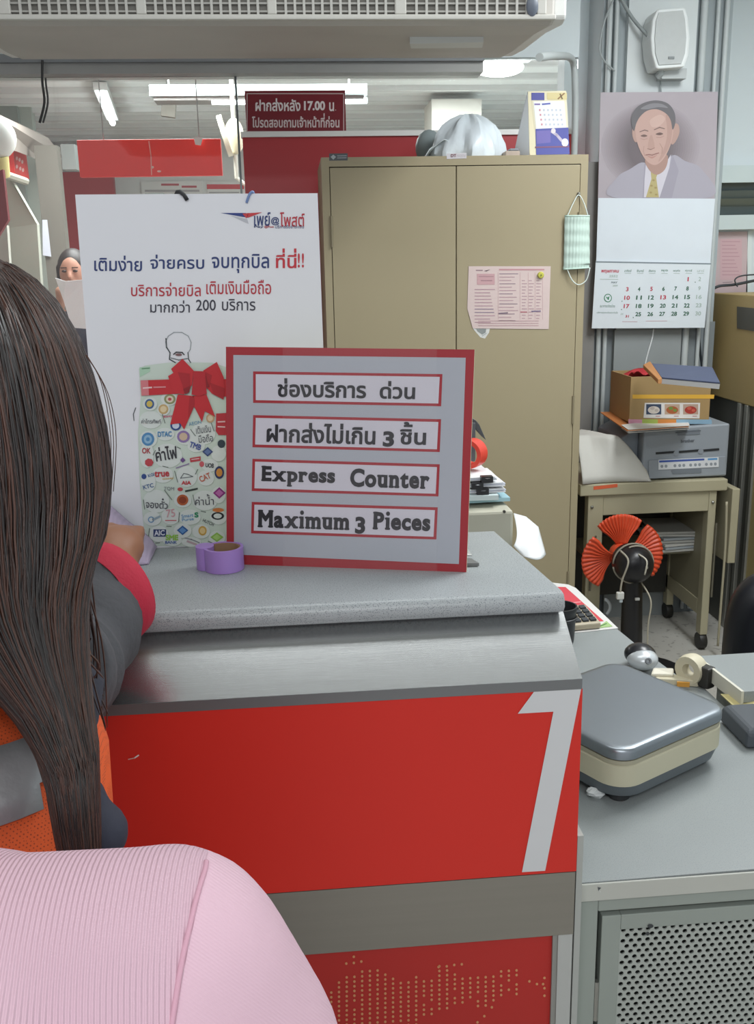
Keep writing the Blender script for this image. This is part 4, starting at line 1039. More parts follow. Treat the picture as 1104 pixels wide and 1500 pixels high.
for k in range(5):
    a = k * 2 * math.pi / 5 + .3; mb.tube([(ctr.x, 2.08, .09), (ctr.x + .24 * math.cos(a), 2.08 + .24 * math.sin(a), .05)], [.022, .015], BK, 8); mb.ball((ctr.x + .25 * math.cos(a), 2.08 + .25 * math.sin(a), .026), .025, BK, 10, 8)
mb.build('stem', t, smooth=40)

# ================================================================== DESK, SIDE TABLE
LAM = M('#8e9393', .38, 0, .05, 8, speck=('#7c8283', 800, .60))
EDGE = M('#b3b4ac', .5, 0, .05, 6); SG = M('#929992', .5, .1, .05, 6); SGD = M('#7d857f', .5, .1, .06, 6)
zd = .75
dl = PZ(853, 1293, zd); dr = PZ(1104, 1270, zd)
Yf = dl.y
t = thing('service_desk', (.8, Yf, 0), 'low grey laminate desk right of the counter with a perforated metal door', 'desk')
top = [(.327, Yf), (1.35, Yf + .01), (1.35, 1.42), (.72, 1.42), (.715, 1.58), (.69, 1.60), (.671, 1.72), (.622, 2.16), (-.9, 2.16), (-.9, 1.37), (.327, 1.37)]
mb = MB(); mb.prism([(x, y, zd - .024) for x, y in top], (0, 0, .024), LAM); mb.build('desk_top', t)
mb = MB(); mb.mm((.327, Yf - .003, zd - .026), (1.35, Yf, zd - .0012), EDGE); tag(mb.build('edge_band', t, bev=.001), 'pale edge band')
Yc = Yf + .004
def fz(x, y): return PY(x, y, Yc)
xL = .327; xS = PY(873, 1400, Yc).x; zr = PY(870, 1336, Yc).z; zR = zd - .026
mb = MB(); mb.mm((xL, Yc, 0), (xS, Yc + .03, zR), SG); mb.mm((xS, Yc, zr), (1.35, Yc + .03, zR), SG); mb.mm((1.32, Yc, 0), (1.35, Yc + .03, zr), SG)
mb.mm((xS, Yc, 0), (1.32, Yc + .03, .08), SG); mb.build('frame', t, bev=.0015)
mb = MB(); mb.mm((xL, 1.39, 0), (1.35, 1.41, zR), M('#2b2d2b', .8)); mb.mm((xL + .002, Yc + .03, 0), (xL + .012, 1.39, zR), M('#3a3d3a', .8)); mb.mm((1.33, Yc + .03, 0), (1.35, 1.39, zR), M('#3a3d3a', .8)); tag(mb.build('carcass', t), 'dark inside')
mb = MB(); mb.mm((-.9, 2.10, 0), (.60, 2.13, zR), SG); mb.mm((.60, 1.62, 0), (.62, 2.13, zR), SG); mb.build('rear_panel', t)
# perforated door: a real sheet with round holes
dx0 = PY(880, 1400, Yc).x; dz1 = PY(880, 1344, Yc).z; px0 = PY(905, 1450, Yc).x; pz1 = PY(905, 1364, Yc).z
dx1 = 1.05; dz0 = .10; px1 = dx1 - .03; pz0 = .14
mb = MB(); Yd0 = Yc + .002
for (p, q, r, s) in ((dx0, px0, dz0, dz1), (px1, dx1, dz0, dz1), (px0, px1, pz1, dz1), (px0, px1, dz0, pz0)):
    mb.mm((p, Yd0, r), (q, Yd0 + .016, s), SG)
door = mb.build('door', t, bev=.001)
s = .0108; rr = .0033; Yp = Yd0 + .004
vs = []; fs = []
nx = int((px1 - px0) / s); nz = int((pz1 - pz0) / (s * .75))
V = []; Fq = []
sx = (px1 - px0) / nx; sz = (pz1 - pz0) / nz
for j in range(nz):
    for i in range(-1, nx):
        x0 = px0 + (i + (.5 if j % 2 else 0)) * sx; z0 = pz0 + j * sz
        if x0 < px0 - 1e-6 or x0 + sx > px1 + 1e-6:
            a, b = max(x0, px0), min(x0 + sx, px1)
            if b - a > 1e-5:
                o = len(V); V += [(a, Yp, z0), (b, Yp, z0), (b, Yp, z0 + sz), (a, Yp, z0 + sz)]; Fq.append((o, o + 1, o + 2, o + 3))
            continue
        o = len(V); cx, cz = x0 + sx / 2, z0 + sz / 2
        corner = [(sx / 2, 0), (sx / 2, sz / 2), (0, sz / 2), (-sx / 2, sz / 2), (-sx / 2, 0), (-sx / 2, -sz / 2), (0, -sz / 2), (sx / 2, -sz / 2)]
        V += [(cx + p, Yp, cz + q) for p, q in corner]
        V += [(cx + rr * math.cos(math.pi * k / 4), Yp, cz + rr * math.sin(math.pi * k / 4)) for k in range(8)]
        V += [(cx + rr * math.cos(math.pi * k / 4), Yp + .002, cz + rr * math.sin(math.pi * k / 4)) for k in range(8)]
        for k in range(8):
            n = (k + 1) % 8
            Fq.append((o + k, o + n, o + 8 + n, o + 8 + k)); Fq.append((o + 8 + k, o + 8 + n, o + 16 + n, o + 16 + k))
mb = MB(); mb.add(V, Fq, M('#a5aaa4', .45, .15, .06, 6)); tag(mb.build('perforated_sheet', door), 'sheet full of round holes')
mb = MB(); mb.tube([(xS + .004, Yc + .006, dz1 - .16), (xS + .004, Yc + .006, dz1 - .10)], .004, M('#9a9a94', .3, .7), 8); mb.build('hinge', door)
pld = Plane((0, Yd0, .6), (0, -1, 0)); pr = Print(pld, .0008); pr.poly(ell(952, 1356, 4.5, 3, 10), '#35383a'); pr.poly(ell(948, 1367, 3, 3, 8), '#35383a'); pr.build('paint_chip', door)
ple = Plane((0, Yf - .003, .74), (0, -1, 0)); pr = Print(ple, .0008); pr.poly([(875, 1299), (880, 1300), (877, 1303), (879, 1307), (876, 1304)], '#4a4f52'); pr.poly([(876, 1303), (879, 1307), (878, 1304)], '#d9dad8', 1); pr.build('edge_chip', t)
# side table
zs = .79
A = PZ(1022, 961, zs); B = PZ(1104, 1024, zs); Cc = PZ(1104, 956, zs)
u = (B - A).normalized(); B2 = A + u * ((A.y - 1.44) / -u.y)
t = thing('side_table', (1.1, 1.6, 0), 'grey topped side table with a cream edge at the right edge of the picture', 'table')
far = Cc - A; far.normalize()
E1 = A + far * .60; E2 = B2 + far * .55
mb = MB(); mb.prism([p + Vector((0, 0, -.02)) for p in (A, B2, E2, E1)], (0, 0, .02), LAM); mb.build('table_top', t)
mb = MB(); nrm = Vector((u.y, -u.x, 0)); nrm = nrm if nrm.x < 0 else -nrm
mb.prism([p + nrm * .0005 + Vector((0, 0, dz)) for p, dz in ((A, .001), (A, -.026), (B2, -.026), (B2, .001))], nrm * .005, M('#d0cdbf', .5)); tag(mb.build('edge_band', t), 'cream edge band')
mb = MB(); pA = A + far * .03 + u * .02; pB = A + far * .03 + u * .14
mb.prism([(pA.x, pA.y, .77), (pB.x, pB.y, .77), (pB.x, pB.y, 0), (pA.x, pA.y, 0)], far * .02, M('#a6a9a3', .5)); pA2 = pA + far * .5; pB2 = pB + far * .5
mb.prism([(pA2.x, pA2.y, .77), (pB2.x, pB2.y, .77), (pB2.x, pB2.y, 0), (pA2.x, pA2.y, 0)], far * .02, M('#a6a9a3', .5)); mb.build('support', t)

# ================================================================== WEIGHING SCALE
Pf = PZ(915, 1158, zd + .012); Pr = PZ(1079, 1085, zd + .03)
def SZ(x, y, z): return PZ(x, y, z)
hz = .842
Cb, Cr, Cf = PZ(903, 973, hz), PZ(1089, 1037, hz), PZ(909, 1095, hz)
Cl = Cb + Cf - Cr
ctr = (Cb + Cr + Cf + Cl) / 4
e1 = (Cr - Cf); e2 = (Cl - Cf)
S1, S2 = e1.length, e2.length
X1 = e1.normalized(); X2 = e2.normalized()
Xm = (X1 - X2).normalized(); Ym = (X1 + X2).normalized()
X1 = (Xm + Ym).normalized(); X2 = (Ym - Xm).normalized()
t = thing('weighing_scale', (ctr.x, ctr.y, zd), 'flat counter scale with steel plate and cream body on the grey desk', 'scale')
def rrect(z, s, r, n=8, k=1.0):
    pts = []
    a, b = S1 / 2 * s, S2 / 2 * s
    for (sx, sy, a0) in ((1, 1, 0), (-1, 1, 90), (-1, -1, 180), (1, -1, 270)):
        for i in range(n + 1):
            an = rad(a0 + 90 * i / n)
            p = X1 * (sx * (a - r) + r * math.cos(an)) + X2 * (sy * (b - r) + r * math.sin(an))
            pts.append((ctr.x + p.x, ctr.y + p.y, z))
    return pts
STEEL = M('#8f959b', .36, .9, .05, 3, bump=.05, bscale=60)
mb = MB(); mb.loft([rrect(.8255, 1.0, .032), rrect(.836, 1.0, .032), rrect(.8405, .985, .030), rrect(hz, .955, .028), rrect(hz + .0002, .90, .026), rrect(hz + .0003, .5, .02)], STEEL); mb.build('weighing_plate', t, smooth=50)
CRM = M('#bdb89f', .45, 0, .06, 6)
mb = MB(); mb.loft([rrect(.783, 1.01, .04), rrect(.814, 1.0, .036), rrect(.817, .97, .034), rrect(.8255, .96, .034)], CRM); mb.loft([rrect(.8165, .99, .034), rrect(.8225, .99, .034)], M('#a39e88', .5)); mb.build('body', t, smooth=40)
mb = MB(); mb.loft([rrect(.759, .90, .045), rrect(.764, .965, .043), rrect(.783, 1.0, .04)], M('#5d6468', .5, 0, .06, 8)); mb.build('base', t, smooth=40)
for sx, sy in ((1, 1), (1, -1), (-1, -1), (-1, 1)):
    p = ctr + X1 * (sx * S1 * .36) + X2 * (sy * S2 * .36)
    mb = MB(); mb.lathe([(.014, 0), (.016, .002), (.016, .012)], (p.x, p.y, zd), M('#26282a', .6), 16); mb.build('foot', t, smooth=40)
# crumpled paper
c = PZ(872, 1168, zd)
rnd = random.Random(11); mb = MB(); mb.ball(c + Vector((0, 0, .008)), (.014, .009, .0075), M('#d5d8d8', .7), 10, 7)
mb.v = [(x + rnd.uniform(-.003, .003), y + rnd.uniform(-.003, .003), max(zd + .0002, z + rnd.uniform(-.0025, .003))) for x, y, z in mb.v]
tag(mb.build('crumpled_paper'), 'tiny crumpled white paper scrap on the desk in front of the scale', 'paper')
# mouse
c = PZ(940, 978, zd + .004)
t = thing('computer_mouse', (c.x, c.y, zd), 'silver and black computer mouse on the desk behind the scale', 'mouse')
mb = MB(); mb.ball(c + Vector((0, .0, .018)), (.029, .030, .020), M('#c3c7ca', .3, .3), 24, 14); mb.v = [(x, y, max(z, zd + .001)) for x, y, z in mb.v]; mb.build('shell', t, smooth=180)
mb = MB(); mb.ball(c + Vector((0, .014, .022)), (.0297, .030, .0205), M('#1e1f24', .3), 24, 14); mb.v = [(x, y, max(z, zd + .002)) for x, y, z in mb.v]; tag(mb.build('palm_cover', t, smooth=180), 'black back')
mb = MB(); mb.ring([(.003, -.002), (.006, -.002), (.006, .002), (.003, .002)], c + Vector((0, -.030, .026)), M('#6f7276', .4), 16, Matrix.Rotation(rad(60), 3, 'X')); mb.build('scroll_wheel', t)
# cream round dispenser
c = PZ(1008, 1008, zd)
t = thing('tape_dispenser', (c.x, c.y, zd), 'cream tape dispenser with an orange label lying behind the scale', 'dispenser')
CW = M('#cbc3aa', .5, 0, .08, 10)
R = Matrix.Rotation(rad(90), 3, 'Y') 
mb = MB(); mb.ring([(.012, -.011), (.026, -.013), (.028, 0), (.026, .013), (.012, .011)], c + Vector((.012, .02, .0285)), CW, 28, Matrix.Rotation(rad(35), 3, 'Z') @ R); mb.build('roll', t, smooth=40)
mb = MB(); mb.prism([c + Vector(p) for p in ((-.055, .02, .001), (.02, 0, .001), (.028, .02, .001), (-.045, .045, .001))], (0, 0, .012), CW); mb.prism([c + Vector(p) for p in ((-.06, .03, .012), (-.02, .022, .012), (-.015, .034, .02), (-.05, .045, .018))], (0, 0, .006), M('#d8d2c0', .5)); mb.build('body', t, bev=.003)
mb = MB(); mb.box(c + Vector((-.012, -.004, .010)), (.022, .003, .009), M('#cf9238', .5), rz=-.25); tag(mb.build('label', t), 'orange label')
mb = MB(); mb.box(c + Vector((.030, .0, .022)), (.022, .03, .04), M('#2e2d2a', .5), rz=.5); tag(mb.build('cutter', t, bev=.004), 'dark cutter')
# yellow paper and grey adapter at the right of the scale
q = [PZ(1052, 1014, zd + .002), PZ(1076, 1036, zd + .002), PZ(1110, 1050, zd + .002), PZ(1110, 1030, zd + .002)]
mb = MB(); q = [Vector((.69, 1.37, zd + .002)), Vector((.74, 1.30, zd + .002)), Vector((.80, 1.33, zd + .01)), Vector((.74, 1.40, zd + .01))]
q = [PZ(1055, 1017, .765), PZ(1082, 1042, .765), PZ(1112, 1060, .765), PZ(1112, 1026, .772), PZ(1085, 1018, .772)]
mb.sheet(q, M('#cbbf88', .6)); mb.mm((q[1].x + .01, q[1].y + .01, zd), (q[1].x + .05, q[1].y + .05, .764), M('#b9b090', .6))
tag(mb.build('yellow_paper', solid=.002), 'pale yellow paper lying beside the right corner of the scale', 'paper')
c = PZ(1100, 1076, zd)
mb = MB(); mb.loft([[(c.x + .0 + sx * .032 * s, c.y + sy * .05 * s, zd + h) for sx, sy in ((-1, -1), (1, -1), (1, 1), (-1, 1))] for h, s in ((.0005, .95), (.006, 1), (.028, .97), (.034, .82))], M('#474c52', .5)); tag(mb.build('power_adapter', bev=.006), 'dark grey plastic adapter right of the scale, cut by the frame edge', 'adapter')

# ================================================================== RED LEAFLET, CALCULATOR, PEN CUP
plz = Plane((0, 0, zd), (0, 0, 1))
q = [(790, 852), (832, 857), (843, 862), (905, 921), (850, 927), (790, 930)]
t = thing('red_leaflet', plz.at(860, 890), 'red leaflet with white border under the calculator on the desk', 'leaflet')
mb = MB(); mb.prism([plz.at(x, y, .0003) for x, y in q], (0, 0, .0012), M('#d5d3d0', .5)); mb.build('sheet', t)
pr = Print(plz, .002); pr.poly([(795, 860), (828, 861), (884, 911), (800, 918)], '#c8404c'); pr.line([(832, 885), (850, 883)], 1.6, '#dc8a90', 1); pr.poly([(872, 922), (888, 911), (897, 919)], '#9dbb7d', 1); pr.line([(878, 919), (888, 915)], 1.4, '#4f7a3f', 2); pr.build('print', t)
c1, c2, c3 = PZ(826, 908, zd + .012), PZ(877, 905, zd + .012), PZ(868, 923, zd + .012)
ctr = c2.lerp(c3, .5)
axx = Vector((-1, -.12, 0)).normalized(); axy = Vector((-.12, 1, 0)).normalized()
o0 = PZ(880, 921, zd + .002)
def cal(u, v, h): return o0 + axx * (u * .115) + axy * (v * .085) + Vector((0, 0, h + .004 + v * .012))
t = thing('calculator', o0, 'beige desk calculator with dark keys on the red leaflet', 'calculator')
mb = MB(); mb.hexa([cal(0, 0, -.003), cal(1, 0, -.003), cal(1, 1, -.003), cal(0, 1, -.003), cal(0, 0, .010), cal(1, 0, .010), cal(1, 1, .010), cal(0, 1, .010)][::1], M('#b3a891', .5)); mb.build('body', t, bev=.003, fix=True)
for i in range(5):
    for j in range(4):
        mb = MB(); a, b = .06 + i * .15, .10 + j * .21
        col = '#2f3338' if not (i > 2 and j > 1) else ('#5c9a9c' if i == 4 else '#a5413c')
        p = [cal(a, b, .010), cal(a + .11, b, .010), cal(a + .11, b + .15, .010), cal(a, b + .15, .010)]
        mb.hexa(p + [x + Vector((0, 0, .004)) for x in p], M(col, .5)); mb.build('key', t, fix=True)
c = PZ(834, 951, zd)
t = thing('pen_cup', c, 'black pen cup at the right end of the counter', 'cup')
R0 = .032; c = Vector((c.x - .012, c.y + R0, zd))
mb = MB(); mb.lathe([(.0, .001), (.027, .001), (.029, .01), (.032, .072), (.034, .076), (.034, .082), (.031, .082), (.027, .012), (.0, .010)], c, M('#2a2b2d', .45), 28); mb.build('cup', t, smooth=40)
mb = MB(); mb.ring([(.033, .055), (.0345, .056), (.0345, .060), (.033, .061)], c, M('#3a3b3d', .4), 28); mb.build('rim_band', t)

# ================================================================== PASSBOOK PRINTER BEHIND THE COUNTER
Yp = 1.86
a = PY(752, 748, Yp)
xR = a.x; zT = a.z; xLp = -.02
t = thing('receipt_printer', (.2, 2.0, zd), 'cream box shaped printer behind the counter under a heap of papers', 'printer')
PB = M('#bcb9a8', .5, 0, .05, 5)
zbk = PY(728, 728, 2.10)
mb = MB(); mb.hexa([(xLp, Yp, zd), (xR, Yp, zd), (xR, 2.13, zd), (xLp, 2.13, zd), (xLp, Yp, zT), (xR, Yp, zT), (xR - .01, 2.13, zT + .008), (xLp, 2.13, zT + .008)], PB); mb.build('body', t, bev=.006)
mb = MB(); plq = Plane((0, Yp, 1), (0, -1, 0)); mb.lathe([(.003, 0), (.003, .004)], plq.at(738, 749, 0), M('#4a4740', .5), 10, Matrix.Rotation(rad(90), 3, 'X')); mb.build('knob', t)
def sheetc(u, v):
    x0 = xR + .002; 
    return Vector((x0 + .105 * u * (1 - .12 * v), Yp + .02 + .16 * v - .04 * u, zT - .035 - .16 * (u ** 1.9) * (1 - .35 * v) + .02 * v + .01 * math.sin(3 * u)))
def sheetc(u, v):
    P0 = PY(752, 752, Yp + .10); P1 = PY(770, 757, Yp + .10); P2 = PY(788, 772, Yp + .06); P3 = PY(799, 812, Yp + .0)
    pts = [P0, P1, P2, P3]
    # bezier-like outer edge
    k = u * 3; i = min(2, int(k)); f = k - i
    e = pts[i].lerp(pts[i + 1], f)
    inner = PY(752, 800, Yp - .02).lerp(PY(766, 815, Yp - .04), u)
    w = v
    p = e.lerp(inner, w); p.y -= .03 * math.sin(math.pi * w)
    return p
mb = MB(); mb.grid(sheetc, 18, 12, M('#e3e5e6', .5)); tag(mb.build('curled_paper', smooth=180, solid=.0015), 'white sheet of paper curling out of the right side of the cream printer', 'paper')
# papers on top
rnd = random.Random(9); zq = zT + .009
def flat(name, x0, x1, y0, y1, z, th, hexc, rz, label, cat, group=None):
    mb = MB(); mb.box(((x0 + x1) / 2, (y0 + y1) / 2, z + th / 2), (x1 - x0, y1 - y0, th), M(hexc, .6, 0, .05, 10), rz=rz); return tag(mb.build(name), label, cat, group)
xa = PY(690, 700, 1.9).x - .12
x_r = lambda px: PY(px, 700, 1.92).x
flat('folder', xa, x_r(742), 1.90, 2.08, zq, .008, '#9fc3cd', .05, 'pale blue folder lying on the cream printer', 'folder')
flat('clear_sleeve', xa, x_r(728), 1.89, 2.06, zq + .008, .010, '#c6d3d4', -.04, 'clear plastic sleeve of papers on the pale blue folder', 'papers')
for k in range(3):
    z = zq + .0195 + k * .0125
    w = (739, 736, 722)[k]
    t = thing('paper_bundle', ((xa + x_r(w)) / 2, 1.98, z), ('lowest clipped bundle of white papers on the cream printer', 'middle clipped bundle of white papers on the cream printer', 'topmost clipped bundle of white papers on the cream printer')[k], 'papers', 'clipped paper bundles')
    mb = MB()
    for j in range(3): mb.box(((xa + x_r(w)) / 2 + rnd.uniform(-.003, .003), 1.98, z + .0015 + j * .0028), (x_r(w) - xa, .15, .0022), M(('#d9dade', '#cfd3de', '#e3e4e6')[j], .6), rz=rnd.uniform(-.05, .05) + .04 * k)
    mb.build('sheets', t)
    cx = x_r((704, 696, 710)[k])
    mb = MB(); mb.prism([(cx - .012, 1.894, z - .001), (cx + .012, 1.894, z - .001), (cx + .012, 1.894, z + .0115), (cx - .012, 1.894, z + .0115)], (0, .018, 0), M('#1d1e20', .4)); mb.tube([(cx - .006, 1.893, z + .008), (cx, 1.875, z + .012), (cx + .006, 1.893, z + .008)], .0009, M('#b9bcc0', .25, .9), 6); tag(mb.build('binder_clip', t), 'black binder clip')
# red tape ring on a stand
zr = zq + .0185 + .0375 + .002
c = PY(690, 662, 1.98)
t = thing('red_tape_ring', (c.x, c.y, zr), 'bright red tape roll standing on the paper heap behind the express sign', 'tape')
ro = PY(711, 665, 1.98).x - c.x; ro = max(.028, ro); 
cz = zr + ro + .0005
mb = MB(); mb.ring([(ro * .70, -.016), (ro, -.016), (ro * 1.01, 0), (ro, .016), (ro * .70, .016)], (c.x, 1.98, cz), M('#d8402f', .4, 0, .05), 40, Matrix.Rotation(rad(-38), 3, 'Z') @ Matrix.Rotation(rad(90), 3, 'X')); mb.build('roll', t, smooth=40)
q = [PY(690, 612, 2.06), PY(697, 616, 2.06), PY(702, 622, 2.06), PY(712, 645, 2.06), PY(706, 640, 2.06), PY(697, 630, 2.06), PY(688, 628, 2.06)]
t = thing('stapler', (q[2].x, 2.06, zr), 'dark metal stapler upright behind the red tape roll', 'stapler')
mb = MB(); mb.prism(q, (0, .015, 0), M('#4a4d50', .35, .3)); mb.build('jaw', t, bev=.002)
mb = MB(); mb.mm((q[6].x - .02, 2.055, zr - .002), (q[6].x + .012, 2.085, q[0].z - .01), M('#5a5d60', .4, .3)); mb.build('stand', t, bev=.003)

# ================================================================== THE COUNTER
ZL = 1.12
t = counter = thing('service_counter', (-.45, 1.15, 0), 'red fronted post office counter with a large white 1 and a grey top', 'counter')
XR = .313; XLF = -1.35
CRN = PZ(826, 868, ZL)          # front right corner of the ledge, top
RC = PZ(723, 778, ZL)
Yn = CRN.y - .004
LG = M('#a4a9ab', .36, 0, .05, 8, speck=('#7d8386', 700, .57))
prof = [(Yn + .012, ZL), (Yn + .004, ZL - .002), (Yn, ZL - .009), (Yn - .001, ZL - .016), (Yn + .004, ZL - .024), (Yn + .014, ZL - .028), (RC.y, ZL - .028), (RC.y, ZL)]
mb = MB()
mb.loft([[(XLF, y, z) for y, z in prof], [(CRN.x + (RC.x - CRN.x) * max(0, (y - Yn) / (RC.y - Yn)), y, z) for y, z in prof]], LG)
mb.build('ledge_top', t, smooth=50, fix=True)
Ya0, Ya1 = 1.075, .990
za0 = ZL - .029; za1 = PY(852, 994, Ya1).z; zp1 = PY(850, 1009, Ya1).z
SB = M('#b0b2b2', .24, .9, .05, 3, stretch=(1, 40, 40), bump=.05, bscale=30)
mb = MB(); mb.prism([(XLF, Ya0, za0), (XLF, Ya1, za1), (XLF, Ya1 + .012, za1), (XLF, Ya0 + .02, za0)], (XR - XLF, 0, 0), SB); tag(mb.build('steel_apron', t), 'sloping brushed steel apron')
mb = MB(); mb.mm((XLF, Ya1 - .001, zp1), (XR, Ya1 + .012, za1), M('#77797a', .4, .6, .05)); mb.build('steel_lip', t)
zb = PY(845, 1276, Ya1).z; zs = PY(843, 1368, Ya1).z
RED = M('#cb2010', .5, 0, .05, 3)
mb = MB(); mb.mm((XLF, Ya1, zb), (XR + .001, Ya1 + .012, zp1), RED); panel_red = mb.build('red_panel', t)
pl = Plane((0, Ya1, .9), (0, -1, 0))
pr = Print(pl, .0008); one = [(783, 1011), (851, 1007), (798, 1275), (764, 1277), (810, 1042), (758, 1045)]
pr.poly(one, '#c9cbcc'); tag(pr.build('number_one', panel_red), 'large white figure 1')
pr = Print(pl, .0006); pr.line([(188, 1112), (197, 1110)], 1.4, '#cfa39c'); pr.line([(197, 1110), (203, 1106)], 2, '#e0d0cc'); pr.build('paint_chip', panel_red)
SB2 = M('#8a867d', .45, .55, .06, 4, stretch=(1, 30, 30))
mb = MB(); mb.mm((XLF, Ya1, zs), (XR, Ya1 + .012, zb - .001), SB2); mb.build('steel_band', t)
xf = PY(808, 1380, Ya1 + .008).x
mb = MB(); mb.mm((XLF, Ya1 + .008, .06), (xf, Ya1 + .018, zs - .001), M('#ad1b13', .5, 0, .06, 3)); lower = mb.build('lower_panel', t)
mb = MB(); mb.mm((xf, Ya1 + .004, 0), (XR - .018, Ya1 + .02, zs - .001), M('#8f8f8a', .45, .3)); mb.mm((XR - .018, Ya1 + .002, 0), (XR, Ya1 + .02, zs - .001), M('#b3b5b2', .45, .3)); mb.build('corner_post', t)
mb = MB(); mb.mm((XR + .002, Ya1 + .002, 0), (XR + .0095, 1.30, PY(849, 1226, Ya1).z), M('#a5a8a3', .5, .1)); mb.build('side_panel', t)
mb = MB(); mb.mm((XLF, Ya1 + .02, 0), (XR - .004, 1.31, zb), M('#8b8d8a', .5)); mb.mm((XLF, Ya0 + .02, zb), (RC.x - .02, 1.31, ZL - .03), M('#8b8d8a', .5)); mb.build('carcass', t)
# dotted world map on the lower panel
pl2 = Plane((0, Ya1 + .008, .6), (0, -1, 0)); pr = Print(pl2, .0006)
cols = {0: (6, 14), 1: (4, 14), 2: (3, 14), 3: (3, 14), 4: (2, 14), 5: (2, 14), 6: (2, 14), 7: (3, 14), 8: (4, 14), 9: (5, 14), 10: (5, 14), 11: (4, 14), 12: (5, 12), 13: (5, 12), 14: (2, 11), 15: (3, 11), 16: (4, 10), 17: (5, 10), 18: (5, 9), 19: (5, 11), 20: (5, 11), 21: (5, 10), 22: (4, 9), 23: (4, 8), 24: (4, 9)}
gaps = {(16, 8), (12, 9), (13, 10), (3, 9), (19, 9), (22, 6), (24, 6), (23, 7)}
for i in range(25):
    for j in range(16):
        lo, hi = cols[i]
        if not (lo <= j <= hi) or (i, j) in gaps: continue
        x = 485 + i * 11.3; y = 1412 + j * 6.9 - i * .78 + (0)
        if j % 1 == 0: pr.poly(ell(x, y + (.0), 1.9, 2.1, 8), '#c98a5e')
for (x, y) in ((507, 1411), (518, 1410), (529, 1408), (518, 1401), (642, 1416), (654, 1415), (665, 1413), (676, 1412), (775, 1437), (786, 1441), (795, 1441), (797, 1432), (797, 1447), (797, 1458), (720, 1475), (709, 1488), (699, 1497)): pr.poly(ell(x, y, 1.9, 2.1, 8), '#c98a5e')
tag(pr.build('dotted_map', lower), 'map printed in small orange dots')

# ================================================================== EXPRESS SIGN
BL, BR = PZ(332, 826, ZL), PZ(683, 838, ZL)
BL.z = BR.z = ZL + .001
TL = PY(331, 507, BL.y + .030); TR = PY(694, 511, BR.y + .012)
ps = Plane.of(BL, BR, (TL + TR) / 2)
t = thing('express_sign', (BL + BR) / 2, 'red edged grey sign reading Express Counter in Thai and English, on the counter', 'sign')
qs = [(331, 508), (695, 512), (683, 838), (332, 826)]
mb = MB(); mb.prism([ps.at(x, y, 0) for x, y in qs], -ps.n * .006, M('#c9c2a6', .6)); board = mb.build('board', t)
pr = Print(ps); pr.poly(qs, '#9e2730'); pr.poly([(342, 520), (682, 524), (672, 826), (343, 812)], '#a9adb6', 1); pr.build('red_border', board)
mb = MB()
pr = Print(ps, .0012)
strips = [((371, 544), (648, 548), (646, 595), (371, 590)), ((371, 608), (646, 614), (644, 662), (370, 655)), ((370, 672), (644, 680), (642, 727), (369, 719)), ((369, 735), (641, 743), (639, 790), (368, 781))]
def inset(q, d): return [(q[0][0] + d, q[0][1] + d), (q[1][0] - d, q[1][1] + d), (q[2][0] - d, q[2][1] - d), (q[3][0] + d, q[3][1] - d)]
for q in strips:
    p2 = Print(ps, .0012); p2.poly(q, '#a02a34'); p2.poly(inset(q, 4), '#c9c6d0', 1); tag(p2.build('paper_strip', board), 'white paper strip edged in red')
def band(i, x0, x1, y0, y1):
    q = strips[i]
    def at(u, v):
        a = [q[0][k] * (1 - u) + q[1][k] * u for k in (0, 1)]; b = [q[3][k] * (1 - u) + q[2][k] * u for k in (0, 1)]
        return (a[0] * (1 - v) + b[0] * v, a[1] * (1 - v) + b[1] * v)
    return [at(x0, y0), at(x1, y0), at(x1, y1), at(x0, y1)]
INK = '#25242a'
pr = Print(ps, .0020)
pr.text('ช่องบริการ', band(0, .13, .60, .20, .80), INK, 0, .028); pr.text('ด่วน', band(0, .672, .86, .24, .80), INK, 0, .028)
pr.text('ฝากส่งไม่เกิน', band(1, .075, .655, .20, .83), INK, 0, .028); pr.text('3', band(1, .695, .755, .40, .88), INK, 0, 0, slab('3')); pr.text('ชิ้น', band(1, .785, .925, .10, .80), INK, 0, .028)
pr.text('x', band(2, .05, .445, .20, .83), INK, 0, 0, slab('Express')); pr.text('x', band(2, .525, .95, .20, .78), INK, 0, 0, slab('Counter'))
pr.text('x', band(3, .035, .53, .22, .80), INK, 0, 0, slab('Maximum')); pr.text('x', band(3, .56, .615, .36, .90), INK, 0, 0, slab('3')); pr.text('x', band(3, .655, .965, .17, .75), INK, 0, 0, slab('Pieces'))
tag(pr.build('lettering', board), 'black lettering')
# clear tape over the board
def CLEAR():
    m = M('#ffffff', .12, 0, 0, key='clear_tape'); b = m.node_tree.nodes['Principled BSDF']; b.inputs['Alpha'].default_value = .035; return m
mb = MB(); mb.sheet([ps.at(x, y, .0028) for x, y in ((415, 509), (640, 511), (640, 836), (415, 829))], CLEAR()); tag(mb.build('clear_tape', board), 'clear packing tape')
mb = MB(); f0 = PZ(690, 829, ZL + .001); mb.prism([f0 + Vector(p) for p in ((-.10, .01, 0), (.010, -.002, 0), (.004, .02, 0), (-.06, .06, 0))], (0, 0, .004), M('#6f7070', .5)); mb.prism([f0 + Vector((-.06, .045, .004)), f0 + Vector((-.045, .045, .004)), f0 + Vector((-.075, .040, .10)), f0 + Vector((-.09, .040, .10))], (0, .004, 0), M('#6f7070', .5)); tag(mb.build('foot', t), 'grey foot and strut')
mb = MB(); c = PZ(688, 822, ZL + .001) + Vector((.0, .03, 0)); mb.sheet([c + Vector(p) for p in ((-.02, 0, .0), (.008, -.004, 0), (.0, .012, .012), (-.02, .016, .006))], M('#dcdedd', .5)); tag(mb.build('paper_scrap', solid=.0008), 'white paper scrap behind the right foot of the express sign', 'paper')

